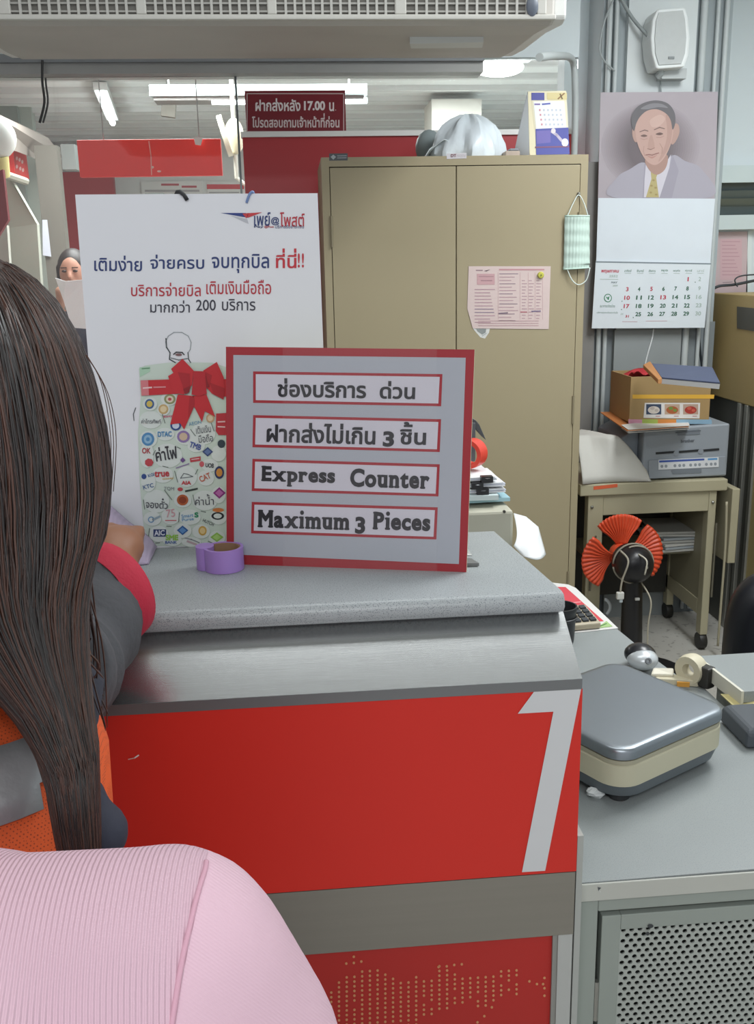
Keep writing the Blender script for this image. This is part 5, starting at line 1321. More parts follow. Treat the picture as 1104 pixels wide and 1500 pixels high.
# ================================================================== POSTER WITH THE JAR
Ypo = RC.y - .010
pp = Plane((0, Ypo - .004, 1.3), (0, -1, .0))
t = thing('poster_board', (pp.at(290, 800).x, Ypo, ZL), 'tall white poster board with a ribboned jar of logos behind the express sign', 'poster')
qp = [(110, 285), (465, 283), (484, 792), (152, 806)]
P = [pp.at(x, y, 0) for x, y in qp]; P[2].z = P[3].z = ZL + .0005
mb = MB(); mb.prism(P, (0, .005, 0), M('#e0e1e6', .5, 0, .02)); pb = mb.build('board', t)
NV, RD, TX = '#2c3c70', '#b43340', '#3c3c48'
pr = Print(pp)
pr.poly([(323, 312), (363, 319), (360, 312)], '#2c3f80'); pr.poly([(355, 313), (365, 312), (361, 320)], '#c23b40', 1); pr.poly([(361, 312.5), (384, 311), (363, 319)], '#c23b40', 1); pr.poly([(338, 316), (362, 321), (364, 328)], '#b9bbc2', 0)
pr.trect('เพย์', 372, 311, 396, 331, NV, 1, .012); pr.trect('@', 397, 318, 409, 330, NV, 1, .02); pr.trect('โพสต์', 410, 311, 446, 332, RD, 1, .012)
pr.trect('Pay', 372, 330.5, 386, 334.5, NV, 1, .02); pr.trect('@Post', 387, 330.5, 401, 334.5, RD, 1, .02); pr.trect('บริการรับชำระเงิน', 403, 329.5, 445, 334.5, '#5c6488', 1, .012)
pr.trect('เติมง่าย', 138, 374, 208, 397, NV, 0, .012, .01); pr.trect('จ่ายครบ', 220, 373, 299, 394, NV, 0, .012, .0); pr.trect('จบทุกบิล', 310, 372, 394, 400, NV, 0, .012, .0)
pr.trect('ที่นี่', 404, 364, 434, 393, '#c0303c', 0, .018); pr.trect('!', 436, 371, 439, 392, '#c0303c', 0, .018); pr.trect('!', 442, 371, 445, 392, '#c0303c', 0, .018)
pr.trect('บริการจ่ายบิล', 192, 414, 294, 434, RD, 0, .008); pr.trect('เติมเงินมือถือ', 302, 410, 397, 431, RD, 0, .008)
pr.trect('มากกว่า', 220, 440, 278, 458, TX, 0, .008); pr.trect('200', 287, 439, 316, 455, TX, 0, .008); pr.trect('บริการ', 325, 438, 374, 455, TX, 0, .008)
tag(pr.build('lettering', pb), 'blue, red and grey lettering and the arrow logo')
def J(cx, cy): return 180 + cx / 4.283, 470 + cy / 4.283
pr = Print(pp)
def jp(pts): return [J(*p) for p in pts]
pr.poly(jp([(100, 300), (140, 280), (300, 260), (560, 262), (680, 300), (680, 1400), (640, 1415), (200, 1412), (165, 1380), (130, 1290), (104, 1000), (95, 700), (112, 480)]), '#c6d3c8')
pr.poly(jp([(105, 292), (172, 286), (170, 318), (108, 352)]), '#a9cbb2', 1); pr.line([J(120, 300), J(168, 296)], 1.4, '#5f8f6a', 2)
# stopper of the jar
pr.line([J(272, 170), J(268, 130), J(285, 95), J(320, 72), J(370, 72), J(410, 95), J(428, 135), J(422, 180), J(408, 200)], 1.0, '#8f979a', 1); pr.line([J(270, 110), J(274, 165), J(296, 200), J(292, 240), J(330, 262)], 1.6, '#3c4446', 1); pr.line([J(408, 198), J(412, 240), J(425, 262)], 1.4, '#4a5254', 1); pr.line([J(300, 232), J(350, 245), J(405, 236)], 1.3, '#6a7274', 1); pr.line([J(318, 210), J(335, 196), J(372, 198), J(384, 212)], 1.8, '#4a4a4c', 1); pr.poly(ell(*J(350, 212), 5, 2, 12), '#7a5a5c', 2)
pr.line([J(80, 545), J(66, 585), J(70, 625)], 1.2, '#4b5254', 1)
def oval(cx, cy, rx, ry, lay=1):
    pr.k += 1; lay += pr.k * .06
    pr.poly(ell(*J(cx + 3, cy + 4), rx / 4.283, ry / 4.283, 20), '#aebbb0', lay); pr.poly(ell(*J(cx, cy), rx / 4.283, ry / 4.283, 20), '#d3dad6', lay + .03)
for o_ in ((175, 620, 70, 55), (265, 710, 58, 40), (395, 725, 66, 52), (505, 705, 76, 70), (280, 845, 92, 76), (460, 785, 55, 38), (545, 905, 52, 40), (250, 965, 66, 50), (400, 975, 66, 66), (520, 985, 52, 48), (210, 1130, 82, 72), (375, 1125, 55, 45), (515, 1125, 78, 62), (185, 1240, 56, 44), (300, 1225, 58, 52), (420, 1230, 68, 48), (225, 1335, 62, 50), (375, 1315, 56, 46), (490, 1320, 56, 44), (590, 1360, 52, 44), (170, 520, 45, 42), (290, 490, 52, 40), (255, 555, 40, 38), (160, 740, 55, 52), (150, 840, 44, 80), (160, 1010, 46, 60), (600, 830, 46, 50), (600, 1090, 44, 52), (600, 1230, 52, 46), (310, 1375, 60, 36), (430, 1385, 62, 30)): oval(*o_)
def word(s, cx, cy, w, h, col, rot=0.0, b=.02):
    x, y = J(cx, cy); w /= 4.283 * 2; h /= 4.283 * 2; c, q = math.cos(rot), math.sin(rot)
    pr.text(s, [(x + a * c - b_ * q, y + a * q + b_ * c) for a, b_ in ((-w, -h), (w, -h), (w, h), (-w, h))], col, 5, b)
def spot(cx, cy, rx, ry, cols, n=16):
    for i, c in enumerate(cols): pr.poly(ell(*J(cx, cy), rx / 4.283 * (1 - .35 * i), ry / 4.283 * (1 - .35 * i), n), c, 4 + i)
word('ค่าโทรศัพท์', 178, 628, 122, 30, TX, 0, .005); word('DTAC', 263, 709, 88, 34, '#3f7fae', -.03, .03); word('เติมเงิน', 505, 680, 92, 44, TX, -.12, 0); word('มือถือ', 520, 735, 90, 48, TX, -.12, 0)
word('ค่าไฟ', 272, 828, 138, 88, '#33333a', -.16, .02); word('TMB', 455, 783, 74, 36, '#3b4f92', .32, .03); word('UOB', 545, 905, 52, 28, '#34343c', .1, .03); word('true', 245, 958, 92, 38, '#b8323c', -.05, .03); word('money', 285, 990, 70, 14, '#c9a04a', -.1, .01)
word('AIA', 398, 1014, 62, 24, '#b8323c', 0, .04); word('CAT', 515, 980, 72, 38, '#b85a3c', -.42, .02); word('จองตั๋ว', 214, 1142, 138, 66, TX, .06, .01); word('ค่าน้ำ', 512, 1120, 116, 68, TX, -.04, 0)
pr.rect(*J(192, 1306), *J(272, 1352), '#2f3f6e', 4); word('AIC', 230, 1328, 66, 34, '#d9dde6', -.06, .03); word('SME', 308, 1357, 80, 36, '#8fbf4a', .0, .05); word('BANK', 303, 1387, 74, 18, '#3b5f9e', 0, .03); word('HUTCH', 536, 1262, 72, 20, '#3c3c44', .42, .01)
word('OK', 148, 813, 54, 36, '#a83a40', 0, .03); word('KTC', 160, 1036, 66, 26, '#3b5f8e', -.25, .02); word('KGI', 178, 965, 40, 20, '#4f6f9a', -.3, .02); word('TQM', 290, 1052, 64, 24, '#7a8084', .05, .01); word('75', 300, 1205, 56, 50, '#c99aa0', -.1, .01); word('Smart', 405, 1220, 74, 22, '#5d94c0', -.12, .01); word('Purse', 408, 1243, 74, 18, '#5d94c0', -.12, .01); word('S', 462, 1215, 26, 34, '#2f8a62', 0, .05); word('AEON', 452, 640, 80, 22, '#6b94b0', -.2, .01); word('Easy', 285, 598, 56, 18, '#c25a78', -.15, .02)
spot(168, 520, 29, 31, ('#3d5f8e', '#c9b25a')); spot(295, 490, 36, 32, ('#8a8f62', '#d9c8b4', '#b8434a')); spot(255, 553, 31, 31, ('#c2a572', '#dcc9a2')); spot(332, 655, 34, 32, ('#2f4a86', '#c7cfe0')); spot(158, 741, 40, 42, ('#4f86b4', '#8fb4cf', '#4f86b4')); spot(380, 725, 40, 38, ('#8a72a6', '#c9b29a')); spot(532, 820, 34, 30, ('#3a4a78', '#5f74a0'), 4); spot(165, 887, 28, 26, ('#b8434a',), 7); spot(133, 975, 16, 17, ('#2f4a86',)); spot(375, 1122, 36, 34, ('#b0592e', '#8a3a1e')); spot(605, 1078, 40, 36, ('#8a2f7e', '#b86aa8'), 4); spot(605, 950, 30, 40, ('#2f3a62', '#c98a3c')); spot(618, 770, 24, 26, ('#34404a',)); spot(500, 1315, 26, 30, ('#c9a04a', '#dcc288')); spot(590, 1355, 42, 30, ('#8cba4f', '#a9cf74'), 4); spot(375, 1312, 36, 30, ('#2f5f9e', '#5f8fc4'), 4); spot(598, 1185, 36, 13, ('#c9783c',)); spot(595, 1222, 40, 24, ('#25282c', '#d3dad6')); spot(178, 1245, 20, 20, ('#6f98bc', '#d3dad6')); spot(360, 1055, 17, 12, ('#b8434a',)); spot(376, 872, 17, 17, ('#6a4a86',), 4); spot(495, 897, 15, 18, ('#c25a62',)); spot(548, 610, 26, 28, ('#c2a07a', '#d9c4a6'))
pr.poly(jp([(390, 1062), (470, 1045), (470, 1056), (392, 1073)]), '#2f3a34', 5); pr.poly(jp([(420, 860), (488, 848), (488, 876), (424, 886)]), '#b8434a', 4); pr.line([J(432, 868), J(478, 862)], 1.2, '#dcc4c4', 5); pr.line([J(335, 922), J(415, 895)], 1.6, '#8a76a0', 4); pr.line([J(362, 985), J(382, 955), J(405, 960), J(440, 975), J(362, 985)], .9, '#5c6468', 5); pr.line([J(268, 1250), J(335, 1250)], 1.3, '#c25a62', 5); pr.line([J(190, 1245), J(232, 1225)], 3, '#8fa2ae', 5); pr.line([J(390, 1360), J(430, 1368), J(480, 1390)], 1.6, '#8a8f98', 5); pr.line([J(405, 1380), J(460, 1400)], 3, '#b9a2a8', 5)
for (a, b) in (((248, 585), (265, 640)), ((205, 810), (190, 840)), ((340, 790), (362, 800)), ((262, 1060), (308, 1120)), ((325, 940), (345, 1010)), ((440, 1090), (452, 1150)), ((130, 1120), (138, 1180)), ((355, 1200), (350, 1260)), ((425, 680), (455, 720)), ((555, 640), (572, 690)), ((470, 930), (455, 960)), ((168, 1300), (160, 1370)), ((250, 910), (285, 918)), ((205, 1392), (232, 1390)), ((275, 1286), (305, 1288)), ((490, 1192), (520, 1198)), ((535, 1380), (560, 1390))): pr.line([J(*a), J(*b)], 1.1, '#69736c', 5)
pr.poly(jp([(585, 580), (680, 575), (680, 715), (600, 715), (583, 690)]), '#b8323c', 6); pr.line([J(597, 632), J(640, 630)], 2, '#e0b8b8', 7); pr.line([J(597, 662), J(640, 664)], 2, '#e0b8b8', 7)
R1, R2, R3 = '#c02a32', '#a8222b', '#8a1a22'
pr.poly(jp([(112, 372), (300, 366), (360, 360), (360, 455), (118, 468)]), R1, 7); pr.poly(jp([(112, 372), (160, 371), (165, 466), (118, 468)]), '#cf7a80', 8); pr.line([J(130, 420), J(182, 416)], 2.2, '#e6c4c4', 9); pr.line([J(195, 415), J(268, 413)], 2.0, '#d48a8e', 9)
pr.poly(jp([(620, 365), (680, 362), (680, 470), (625, 475)]), R1, 7)
pr.poly(jp([(345, 460), (445, 470), (450, 530), (385, 680), (360, 640), (298, 648)]), R1, 8); pr.poly(jp([(440, 470), (525, 460), (580, 600), (515, 565), (497, 632), (440, 520)]), R1, 8); pr.poly(jp([(420, 470), (450, 480), (450, 530), (410, 610)]), R2, 9)
pr.poly(jp([(375, 236), (445, 310), (435, 400), (385, 460), (320, 450), (285, 345), (318, 325), (304, 300)]), R1, 10); pr.poly(jp([(345, 320), (420, 330), (425, 420), (385, 455), (375, 400)]), R2, 11)
pr.poly(jp([(590, 256), (632, 350), (640, 430), (632, 492), (560, 455), (510, 400), (505, 310)]), R1, 10); pr.poly(jp([(520, 320), (560, 340), (540, 420), (515, 400)]), R2, 11); pr.poly(jp([(545, 385), (640, 420), (632, 490), (570, 460)]), R2, 11)
pr.poly(jp([(445, 312), (515, 315), (528, 455), (480, 470), (432, 460), (440, 380)]), '#b62630', 12); pr.poly(jp([(380, 425), (425, 405), (418, 445), (395, 458)]), R3, 13); pr.poly(jp([(520, 330), (532, 380), (545, 410), (525, 420)]), R3, 13)
tag(pr.build('jar_picture', pb), 'printed glass jar of round logo stickers tied with a red bow')
mb = MB()
c0 = pp.at(261, 288, .004)
mb.tube([pp.at(256, 285, -.012), pp.at(259, 281, -.004), pp.at(264, 281, .003), pp.at(270, 286, .003), pp.at(274, 293, .001)], .0028, M('#2b2b2d', .6), 8); tag(mb.build('black_loop', t, smooth=180), 'black cord loop')
mb = MB(); mb.tube(smoothpath([pp.at(372, 285, -.010), pp.at(370, 281, .000), pp.at(366, 284, .002), pp.at(363, 291, .002), pp.at(361, 297, .001)], 4), .0017, M('#6f86b4', .5), 8); tag(mb.build('blue_loop', t, smooth=180), 'blue wire loop')

# ================================================================== TAPE ROLL, CLOTH ON THE COUNTER
VI = M('#ac88d2', .4, 0, .06, 8)
c = PZ(327, 842, ZL) + Vector((0, .026, 0)); c.z = ZL + .0005
rt = (PZ(356, 830, ZL).x - PZ(299, 830, ZL).x) / 2; ht = .030
t = thing('tape_roll', c, 'lilac tape roll with a brown core lying flat on the counter beside the sign', 'tape')
mb = MB(); mb.ring([(rt * .86, 0), (rt, 0), (rt, ht), (rt * .86, ht)], c, VI, 40); mb.build('tape_body', t, smooth=40)
mb = MB(); mb.ring([(rt * .78, .001), (rt * .858, .001), (rt * .858, ht - .001), (rt * .78, ht - .001)], c, M('#9a7a5e', .7), 36); mb.lathe([(.0, .001), (rt * .78, .001), (rt * .78, .004), (0, .004)], c, M('#a08266', .7), 30); tag(mb.build('cardboard_core', t, smooth=40), 'brown cardboard core')
c2 = PZ(297, 840, ZL) + Vector((0, .022, 0)); c2.z = ZL + .0005
r2 = rt * .55
mb = MB(); mb.lathe([(.001, 0), (r2, 0), (r2, ht * 1.02), (r2 * .9, ht * 1.03), (.001, ht * 1.03)], (c.x - rt * .95, c.y + .006, c.z), VI, 30, sx=.85); mb.build('tape_tail', t, smooth=40)
# lavender cloth
def lav(u, v):
    x0, x1 = PY(85, 790, 1.29).x, PY(219, 800, 1.27).x
    x = x0 + (x1 - x0) * u
    e = .070 * max(0, (1 - max(0, (u - .35) / .65) ** 1.8)) + .001
    y = RC.y - .095 + .078 * v + .006 * math.sin(7 * u)
    s = min(1, v * 1.6)
    return Vector((x, y, ZL + .001 + e * s ** .7 + .003 * math.sin(11 * u + 3 * v) * s * min(1, e * 60)))
mb = MB(); mb.grid(lav, 26, 16, WAVE('#c3b3cc', 60, 'X', .25)); tag(mb.build('lavender_cloth', smooth=180, solid=.002), 'pale lavender striped cloth bunched on the counter beside the hand', 'cloth')

# ================================================================== PEOPLE
SKIN = M('#9c6b4f', .5, 0, .06, 12); SKINB = M('#b98a6c', .55, 0, .06, 12)
# ---- long haired person at the counter
t = girl = thing('person', (-.28, .66, 0), 'person with long dark brown hair in an orange vest leaning on the counter', 'person')
fl = Flesh()
HC = Vector((-.262, .81, 1.392))
pel = (-.33, .62, .86); ch = (-.33, .70, 1.08); nk = (-.275, .775, 1.225)
fl.limb([pel, (-.33, .66, .97), ch, (-.31, .75, 1.17)], [.125, .105, .118, .085], 18)
fl.limb([(-.385, .69, 1.16), (-.29, .755, 1.18), (-.235, .82, 1.16)], [.052, .06, .05])
fl.limb([nk, (-.268, .80, 1.31)], [.046, .046])
fl.blob(HC, (.072, .092, .108)); fl.blob(HC + Vector((0, .035, -.055)), (.052, .055, .055))
fl.limb([HC + Vector((0, .098, -.012)), HC + Vector((0, .106, -.03))], [.010, .013], 8)
for sx in (-1, 1):
    fl.blob(HC + Vector((.072 * sx, .0, -.01)), (.010, .020, .030))
    fl.limb([(-.30 + .075 * sx, .62, .83), (-.30 + .085 * sx, .615, .46), (-.30 + .085 * sx, .57, .09)], [.088, .060, .042])
    fl.limb([(-.30 + .085 * sx, .56, .05), (-.30 + .095 * sx, .68, .035)], [.042, .032])
# right arm lies along the counter edge; hand curled on the ledge
EL = Vector((-.238, .90, 1.122)); WR = Vector((-.216, 1.045, 1.166)); HD = Vector((-.222, 1.112, 1.182))
fl.limb([(-.235, .82, 1.155), EL, WR], [.044, .038, .027])
fl.limb([(-.385, .69, 1.15), (-.43, .84, 1.10), (-.36, 1.05, 1.155)], [.046, .040, .027])
hd = Flesh()
fl.limb([WR, HD], [.026, .031]); fl.blob(HD + Vector((0, -.005, .004)), (.036, .040, .027))
for k in range(4):
    a = HD + Vector((-.026 + .017 * k, .022 - .004 * abs(k - 1.5), .012)); b = a + Vector((-.002, .024, .004 if k < 2 else .0)); c = b + Vector((-.004, .012, -.024)); d = c + Vector((-.002, -.014, -.014))
    fl.limb([a, b, c, d], [.0095, .009, .008, .007], 8)
fl.limb([HD + Vector((-.026, -.012, -.004)), HD + Vector((-.048, .012, -.010)), HD + Vector((-.040, .034, -.022))], [.012, .010, .008], 8)
LH = Vector((-.335, 1.13, 1.158)); fl.limb([(-.36, 1.05, 1.155), LH], [.026, .030])
for k in range(4):
    a = LH + Vector((-.022 + .015 * k, .02, .0)); fl.limb([a, a + Vector((.002, .03, .004)), a + Vector((.004, .05, -.012))], [.009, .0085, .007], 8)
fl.limb([LH + Vector((.024, 0, 0)), LH + Vector((.042, .03, -.008))], [.011, .008], 8)
fl.build('body', SKIN, t, .0055, 4)
GREY = M('#4c4c50', .85, 0, .15, 14, bump=.5, bscale=120)
def sleeve(A, B, C, r0, r1, r2, mat, name, parent):
    mb = MB(); A, B, C = Vector(A), Vector(B), Vector(C)
    pts = smoothpath([A, B, C], 8); n = len(pts)
    mb.tube(pts, [(r0 + (r1 - r0) * min(1, 2 * i / (n - 1)) if i < n / 2 else r1 + (r2 - r1) * (2 * i / (n - 1) - 1)) + .0035 * math.sin(i * 1.7) for i in range(n)], mat, 24)
    return mb.build(name, parent, smooth=180)
C1 = Vector((-.2215, 1.020, 1.155))
sl = sleeve((-.235, .80, 1.165), (-.243, .90, 1.125), C1, .060, .060, .056, GREY, 'sleeve', t)
axc = Vector((.55, .80, .14)).normalized(); Rc = axc.to_track_quat('Z', 'Y').to_matrix()
mb = MB(); cc = C1 + axc * .004
mb.ring([(.040, -.016), (.0575, -.018), (.0605, .0), (.0575, .017), (.046, .024), (.040, .020)], cc, M('#b8223c', .8, 0, .06, 20, bump=.3, bscale=300), 36, Rc); tag(mb.build('cuff', sl, smooth=60), 'crimson cuff')
sleeve((-.40, .70, 1.155), (-.44, .84, 1.115), (-.37, 1.03, 1.162), .056, .056, .046, GREY, 'sleeve', t)
# shirt and vest: lofts round the trunk
def trunk(rows, mat, name, parent, n=48, bump=None, yaw=.35, cap=True):
    rings = []
    for (z, cx, cy, rx, ry) in rows:
        rg = []; cx -= .016
        for j in range(n):
            a = 2 * math.pi * j / n
            x = math.copysign(abs(math.cos(a)) ** .8, math.cos(a)) * rx; y = math.copysign(abs(math.sin(a)) ** .8, math.sin(a)) * ry
            w = .004 * math.sin(5 * a + z * 40) if bump else 0
            x, y = x * (1 + w * 8), y * (1 + w * 8)
            rg.append((cx + x * math.cos(yaw) - y * math.sin(yaw), cy + x * math.sin(yaw) + y * math.cos(yaw), z))
        rings.append(rg)
    mb = MB(); mb.loft(rings, mat, cap); return mb.build(name, parent, smooth=60, solid=0 if cap else .001)
NAVY = M('#2c2e3a', .85, 0, .12, 14, bump=.3, bscale=150)
trunk([(.78, -.30, .62, .15, .125), (.90, -.30, .64, .142, .122), (1.0, -.30, .67, .134, .115), (1.10, -.298, .71, .136, .115), (1.165, -.292, .745, .134, .092), (1.20, -.285, .76, .10, .07), (1.225, -.28, .772, .06, .06)], NAVY, 'shirt', t, bump=True)
def mesh_orange():
    m = M('#d9521e', .7, 0, .08, 20, key='vest_mesh')
    nt = m.node_tree; N = nt.nodes; L = nt.links
    tc = N.new('ShaderNodeTexCoord'); v = N.new('ShaderNodeTexVoronoi'); v.inputs['Scale'].default_value = 480; v.inputs['Randomness'].default_value = .15
    L.new(tc.outputs['Object'], v.inputs['Vector'])
    rp = N.new('ShaderNodeValToRGB'); rp.color_ramp.elements[0].position = .22; rp.color_ramp.elements[0].color = lin('#9a3a18'); rp.color_ramp.elements[1].position = .36; rp.color_ramp.elements[1].color = lin('#dd5a22')
    L.new(v.outputs['Distance'], rp.inputs[0]); L.new(rp.outputs[0], N['Principled BSDF'].inputs['Base Color'])
    return m
ve = trunk([(.93, -.30, .648, .150, .130), (1.0, -.30, .672, .147, .128), (1.065, -.30, .695, .153, .129), (1.12, -.300, .722, .149, .122), (1.16, -.300, .742, .132, .106), (1.185, -.300, .754, .108, .090), (1.204, -.298, .762, .080, .070)], mesh_orange(), 'vest', t)
trunk([(1.120, -.300, .722, .1495, .1255), (1.135, -.300, .7295, .1445, .1200), (1.150, -.300, .737, .1395, .1140), (1.163, -.300, .7435, .1335, .1080)], M('#9b9d9f', .35, .2, .08, 30, bump=.2, bscale=200), 'reflective_band', ve, cap=False)
bb = bmesh.new(); bm_ = [c for c in ve.children][0].data; bb.from_mesh(bm_); bmesh.ops.delete(bb, geom=[f for f in bb.faces if f.calc_center_median().x + OFF[t.name].x > -.198], context='FACES'); bb.to_mesh(bm_); bb.free()
mb = MB()
for sx in (-1, 1):
    mb.tube(smoothpath([(-.30 + .07 * sx, .62, .84), (-.30 + .085 * sx, .615, .46), (-.30 + .085 * sx, .575, .10)], 6), [.105] * 4 + [.09] * 3 + [.075] * 3 + [.065] * 3, M('#262a38', .85, 0, .1, 14), 20)
mb.build('trousers', t, smooth=180)
# hair: a soft core and several hundred strands over it
HAIR = M('#38251f', .42, 0, .35, 30, stretch=(60, 60, 3), bump=.3, bscale=20)
HAIR2 = M('#4c2f24', .42, 0, .3, 30, stretch=(60, 60, 3))
HAIR3 = M('#1d1514', .38, 0, .3, 30, stretch=(60, 60, 3))
T1, T2, T3, T4 = PY(95, 1050, .655), PY(99, 1110, .63), PY(108, 1190, .612), PY(116, 1262, .60)
rows = [(1.519, -.262, .81, .004, .004), (1.5165, -.262, .81, .022, .025), (1.509, -.262, .809, .041, .046), (1.497, -.261, .808, .056, .063), (1.478, -.260, .807, .070, .079), (1.450, -.259, .805, .083, .093), (1.415, -.258, .802, .092, .102), (1.37, -.257, .795, .099, .108), (1.334, -.257, .786, .101, .108), (1.295, -.258, .772, .098, .106), (1.262, -.265, .757, .090, .103), (1.234, -.270, .742, .083, .099), (1.20, -.274, .724, .076, .093), (1.16, -.276, .702, .070, .088)]
tail_rows = [(1.40, T1.x - .036, .74, .05, .06), (1.28, T1.x - .026, .71, .042, .058), (T1.z + .03, T1.x - .018, .682, .033, .050), (T1.z, T1.x - .008, .664, .024, .042), (T2.z, T2.x, T2.y + .01, .0185, .034), (T3.z, T3.x, T3.y + .006, .0165, .027), (T4.z, T4.x, T4.y + .004, .014, .02), (T4.z - .04, T4.x + .004, T4.y + .004, .004, .006)]
def on(rw, z, a, k):
    z = min(max(z, rw[-1][0]), rw[0][0]); q = rw[-1]
    for (r0, r1) in zip(rw[:-1], rw[1:]):
        if r1[0] <= z <= r0[0]:
            f = (r0[0] - z) / (r0[0] - r1[0]); q = [r0[i] * (1 - f) + r1[i] * f for i in range(5)]; break
    return Vector((q[1] + q[3] * k * math.cos(a), q[2] + q[4] * k * math.sin(a), z))
def hsurf(z, a, k=1.0, tail=False):
    p = on(rows, z, a, k); p.z = z
    if tail:
        w = min(1, max(0, (1.33 - z) / (1.33 - T1.z))); w = w * w * (3 - 2 * w)
        q = on(tail_rows, z, a, k); q.z = z; p = p.lerp(q, w)
    return p
mb = MB(); N_ = 96
def wob(j, z): return .975 + .010 * math.sin(11 * j * 6.283 / N_ + 2.2 * math.sin(z * 9)) + .006 * math.sin(23 * j * 6.283 / N_ + z * 7)
zz = [1.519 - .0005 * i * i for i in range(9)] + [1.487 - .0125 * i for i in range(1, 22)]
zend_m = T1.z + .030
zz = [z for z in zz if z > zend_m] + [zend_m]
mb.loft([[hsurf(z, 2 * math.pi * j / N_, wob(j, z) - max(0, (zend_m + .03 - z)) * 4) for j in range(N_)] for z in zz], HAIR)
zz = [1.33 - (1.33 - tail_rows[-1][0]) * i / 30 for i in range(31)]
mb.loft([[hsurf(z, 2 * math.pi * j / N_, wob(j, z) - .01, True) for j in range(N_)] for z in zz], HAIR)
rnd = random.Random(21)
for s in range(1700):
    a0 = rnd.uniform(0, 2 * math.pi); tw = rnd.gauss(0, .12); k = rnd.uniform(.972, 1.004)
    tail = math.cos(a0 + .9) > rnd.uniform(-.3, 1.0)
    zend = rnd.uniform(T4.z - .03, T2.z) if tail else T1.z + .022 + rnd.uniform(-.026, .03)
    z0 = 1.5185 - .05 * rnd.random() ** 3; pts = []
    n = 22; w1, w2 = rnd.uniform(0, 6.28), rnd.uniform(.004, .016)
    for i in range(n + 1):
        f = i / n; z = z0 + (zend - z0) * (f * .75 + .25 * f * f)
        pts.append(hsurf(z, a0 + tw * f + w2 * 3 * math.sin(5 * f + w1), k + .008 * math.sin(4 * f + w1) * f, tail))
    r = rnd.uniform(.0007, .0013)
    mb.tube(pts, [r * min(1, .2 + i / 4, .08 + (n - i) / 6) for i in range(n + 1)], rnd.choice((HAIR, HAIR, HAIR2, HAIR3)), 4, cap=False)
# loose wisps at the right
for s in range(46):
    y = rnd.uniform(.70, .80); P0 = Vector((-.185 + rnd.uniform(-.03, .008), y, 1.25 + rnd.uniform(-.06, .05)))
    P1 = PY(rnd.uniform(85, 160), rnd.uniform(985, 1075), y); P0b = P0.lerp(P1, .5) + Vector((rnd.uniform(-.006, .010), 0, 0))
    mb.tube(smoothpath([P0, P0b, P1], 6), [.0009] * 8 + [.0007] * 4 + [.0003], rnd.choice((HAIR, HAIR2)), 4, cap=False)
for s in range(3):
    mb.tube(smoothpath([PY(125 + s, 520, .80), PY(148 + 5 * s, 560 + 8 * s, .80), PY(162 + 4 * s, 640, .80), PY(160 + 3 * s, 720, .80)], 6), .0004, HAIR2, 4)
mb.build('hair', t, smooth=180)
fl = Flesh(); q = PY(138, 1222, .67); fl.blob(q, (.026, .03, .024)); fl.blob(q + Vector((-.012, .01, .018)), (.022, .03, .024)); fl.limb([q, q + Vector((-.05, .02, .0))], [.022, .03])
tag(fl.build('jacket_hem', M('#2b2d3c', .8, 0, .15, 20, bump=.4, bscale=60), t, .005, 3), 'dark navy jacket bunched at the side')

# ---- foreground person in pink
t = thing('person', (-.235, .40, 0), 'person in a pale pink knitted sweater in the bottom left foreground, seen from behind', 'person')
cx, cy = -.245, .40
fl = Flesh()
fl.limb([(cx, cy, .82), (cx, cy, .98), (cx, cy - .005, 1.13)], [.115, .10, .10], 18)
fl.limb([(cx - .13, cy, 1.165), (cx, cy, 1.18), (cx + .13, cy, 1.165)], [.045, .05, .045])
fl.limb([(cx, cy, 1.17), (cx - .01, cy + .01, 1.30)], [.048, .045])
hc = Vector((cx - .02, cy + .02, 1.385)); fl.blob(hc, (.072, .09, .108)); fl.blob(hc + Vector((0, .04, -.055)), (.05, .05, .05)); fl.limb([hc + Vector((0, .095, -.012)), hc + Vector((0, .103, -.03))], [.009, .012], 8)
for sx in (-1, 1):
    fl.blob(hc + Vector((.072 * sx, 0, -.01)), (.01, .02, .03))
    fl.limb([(cx + .075 * sx, cy, .80), (cx + .08 * sx, cy + .01, .44), (cx + .08 * sx, cy - .02, .08)], [.085, .058, .040])
    fl.limb([(cx + .08 * sx, cy - .03, .05), (cx + .09 * sx, cy + .08, .034)], [.04, .03])
    fl.limb([(cx + .155 * sx, cy, 1.16), (cx + .20 * sx, cy + .02, .93), (cx + .185 * sx, cy + .09, .72)], [.04, .034, .025])
    h = Vector((cx + .18 * sx, cy + .115, .645)); fl.limb([(cx + .185 * sx, cy + .09, .72), h], [.026, .028])
    for k in range(4):
        a = h + Vector((0, -.022 + .015 * k, -.02)); fl.limb([a, a + Vector((-.004 * sx, .003, -.034)), a + Vector((-.016 * sx, .008, -.056))], [.0085, .008, .007], 8)
    fl.limb([h + Vector((0, .02, .0)), h + Vector((-.01 * sx, .045, -.025))], [.011, .008], 8)
fl.build('body', SKINB, t, .007, 4)
PKR = WAVE('#d8b4c2', 130, 'X', .55, .9, dist=.002); PK = WAVE('#d8b4c2', 260, 'DIAGONAL', .2, .9, dist=.001)
def knit(rows, n=72, p=2.4):
    rings = []
    for (z, x, y, rx, ry) in rows:
        rg = []
        for j in range(n):
            a = 2 * math.pi * j / n; e = 2 / p
            rg.append((x + math.copysign(abs(math.cos(a)) ** e, math.cos(a)) * rx, y + math.copysign(abs(math.sin(a)) ** e, math.sin(a)) * ry, z + .002 * math.sin(3 * a)))
        rings.append(rg)
    return rings
from mathutils.bvhtree import BVHTree
def world_bvh(obs):
    vs = []; fs = []
    for o in obs:
        k = len(vs); off = OFF[o.name]
        vs += [v.co + off for v in o.data.vertices]; fs += [[i + k for i in p.vertices] for p in o.data.polygons]
    return BVHTree.FromPolygons(vs, fs)
fl = Flesh()
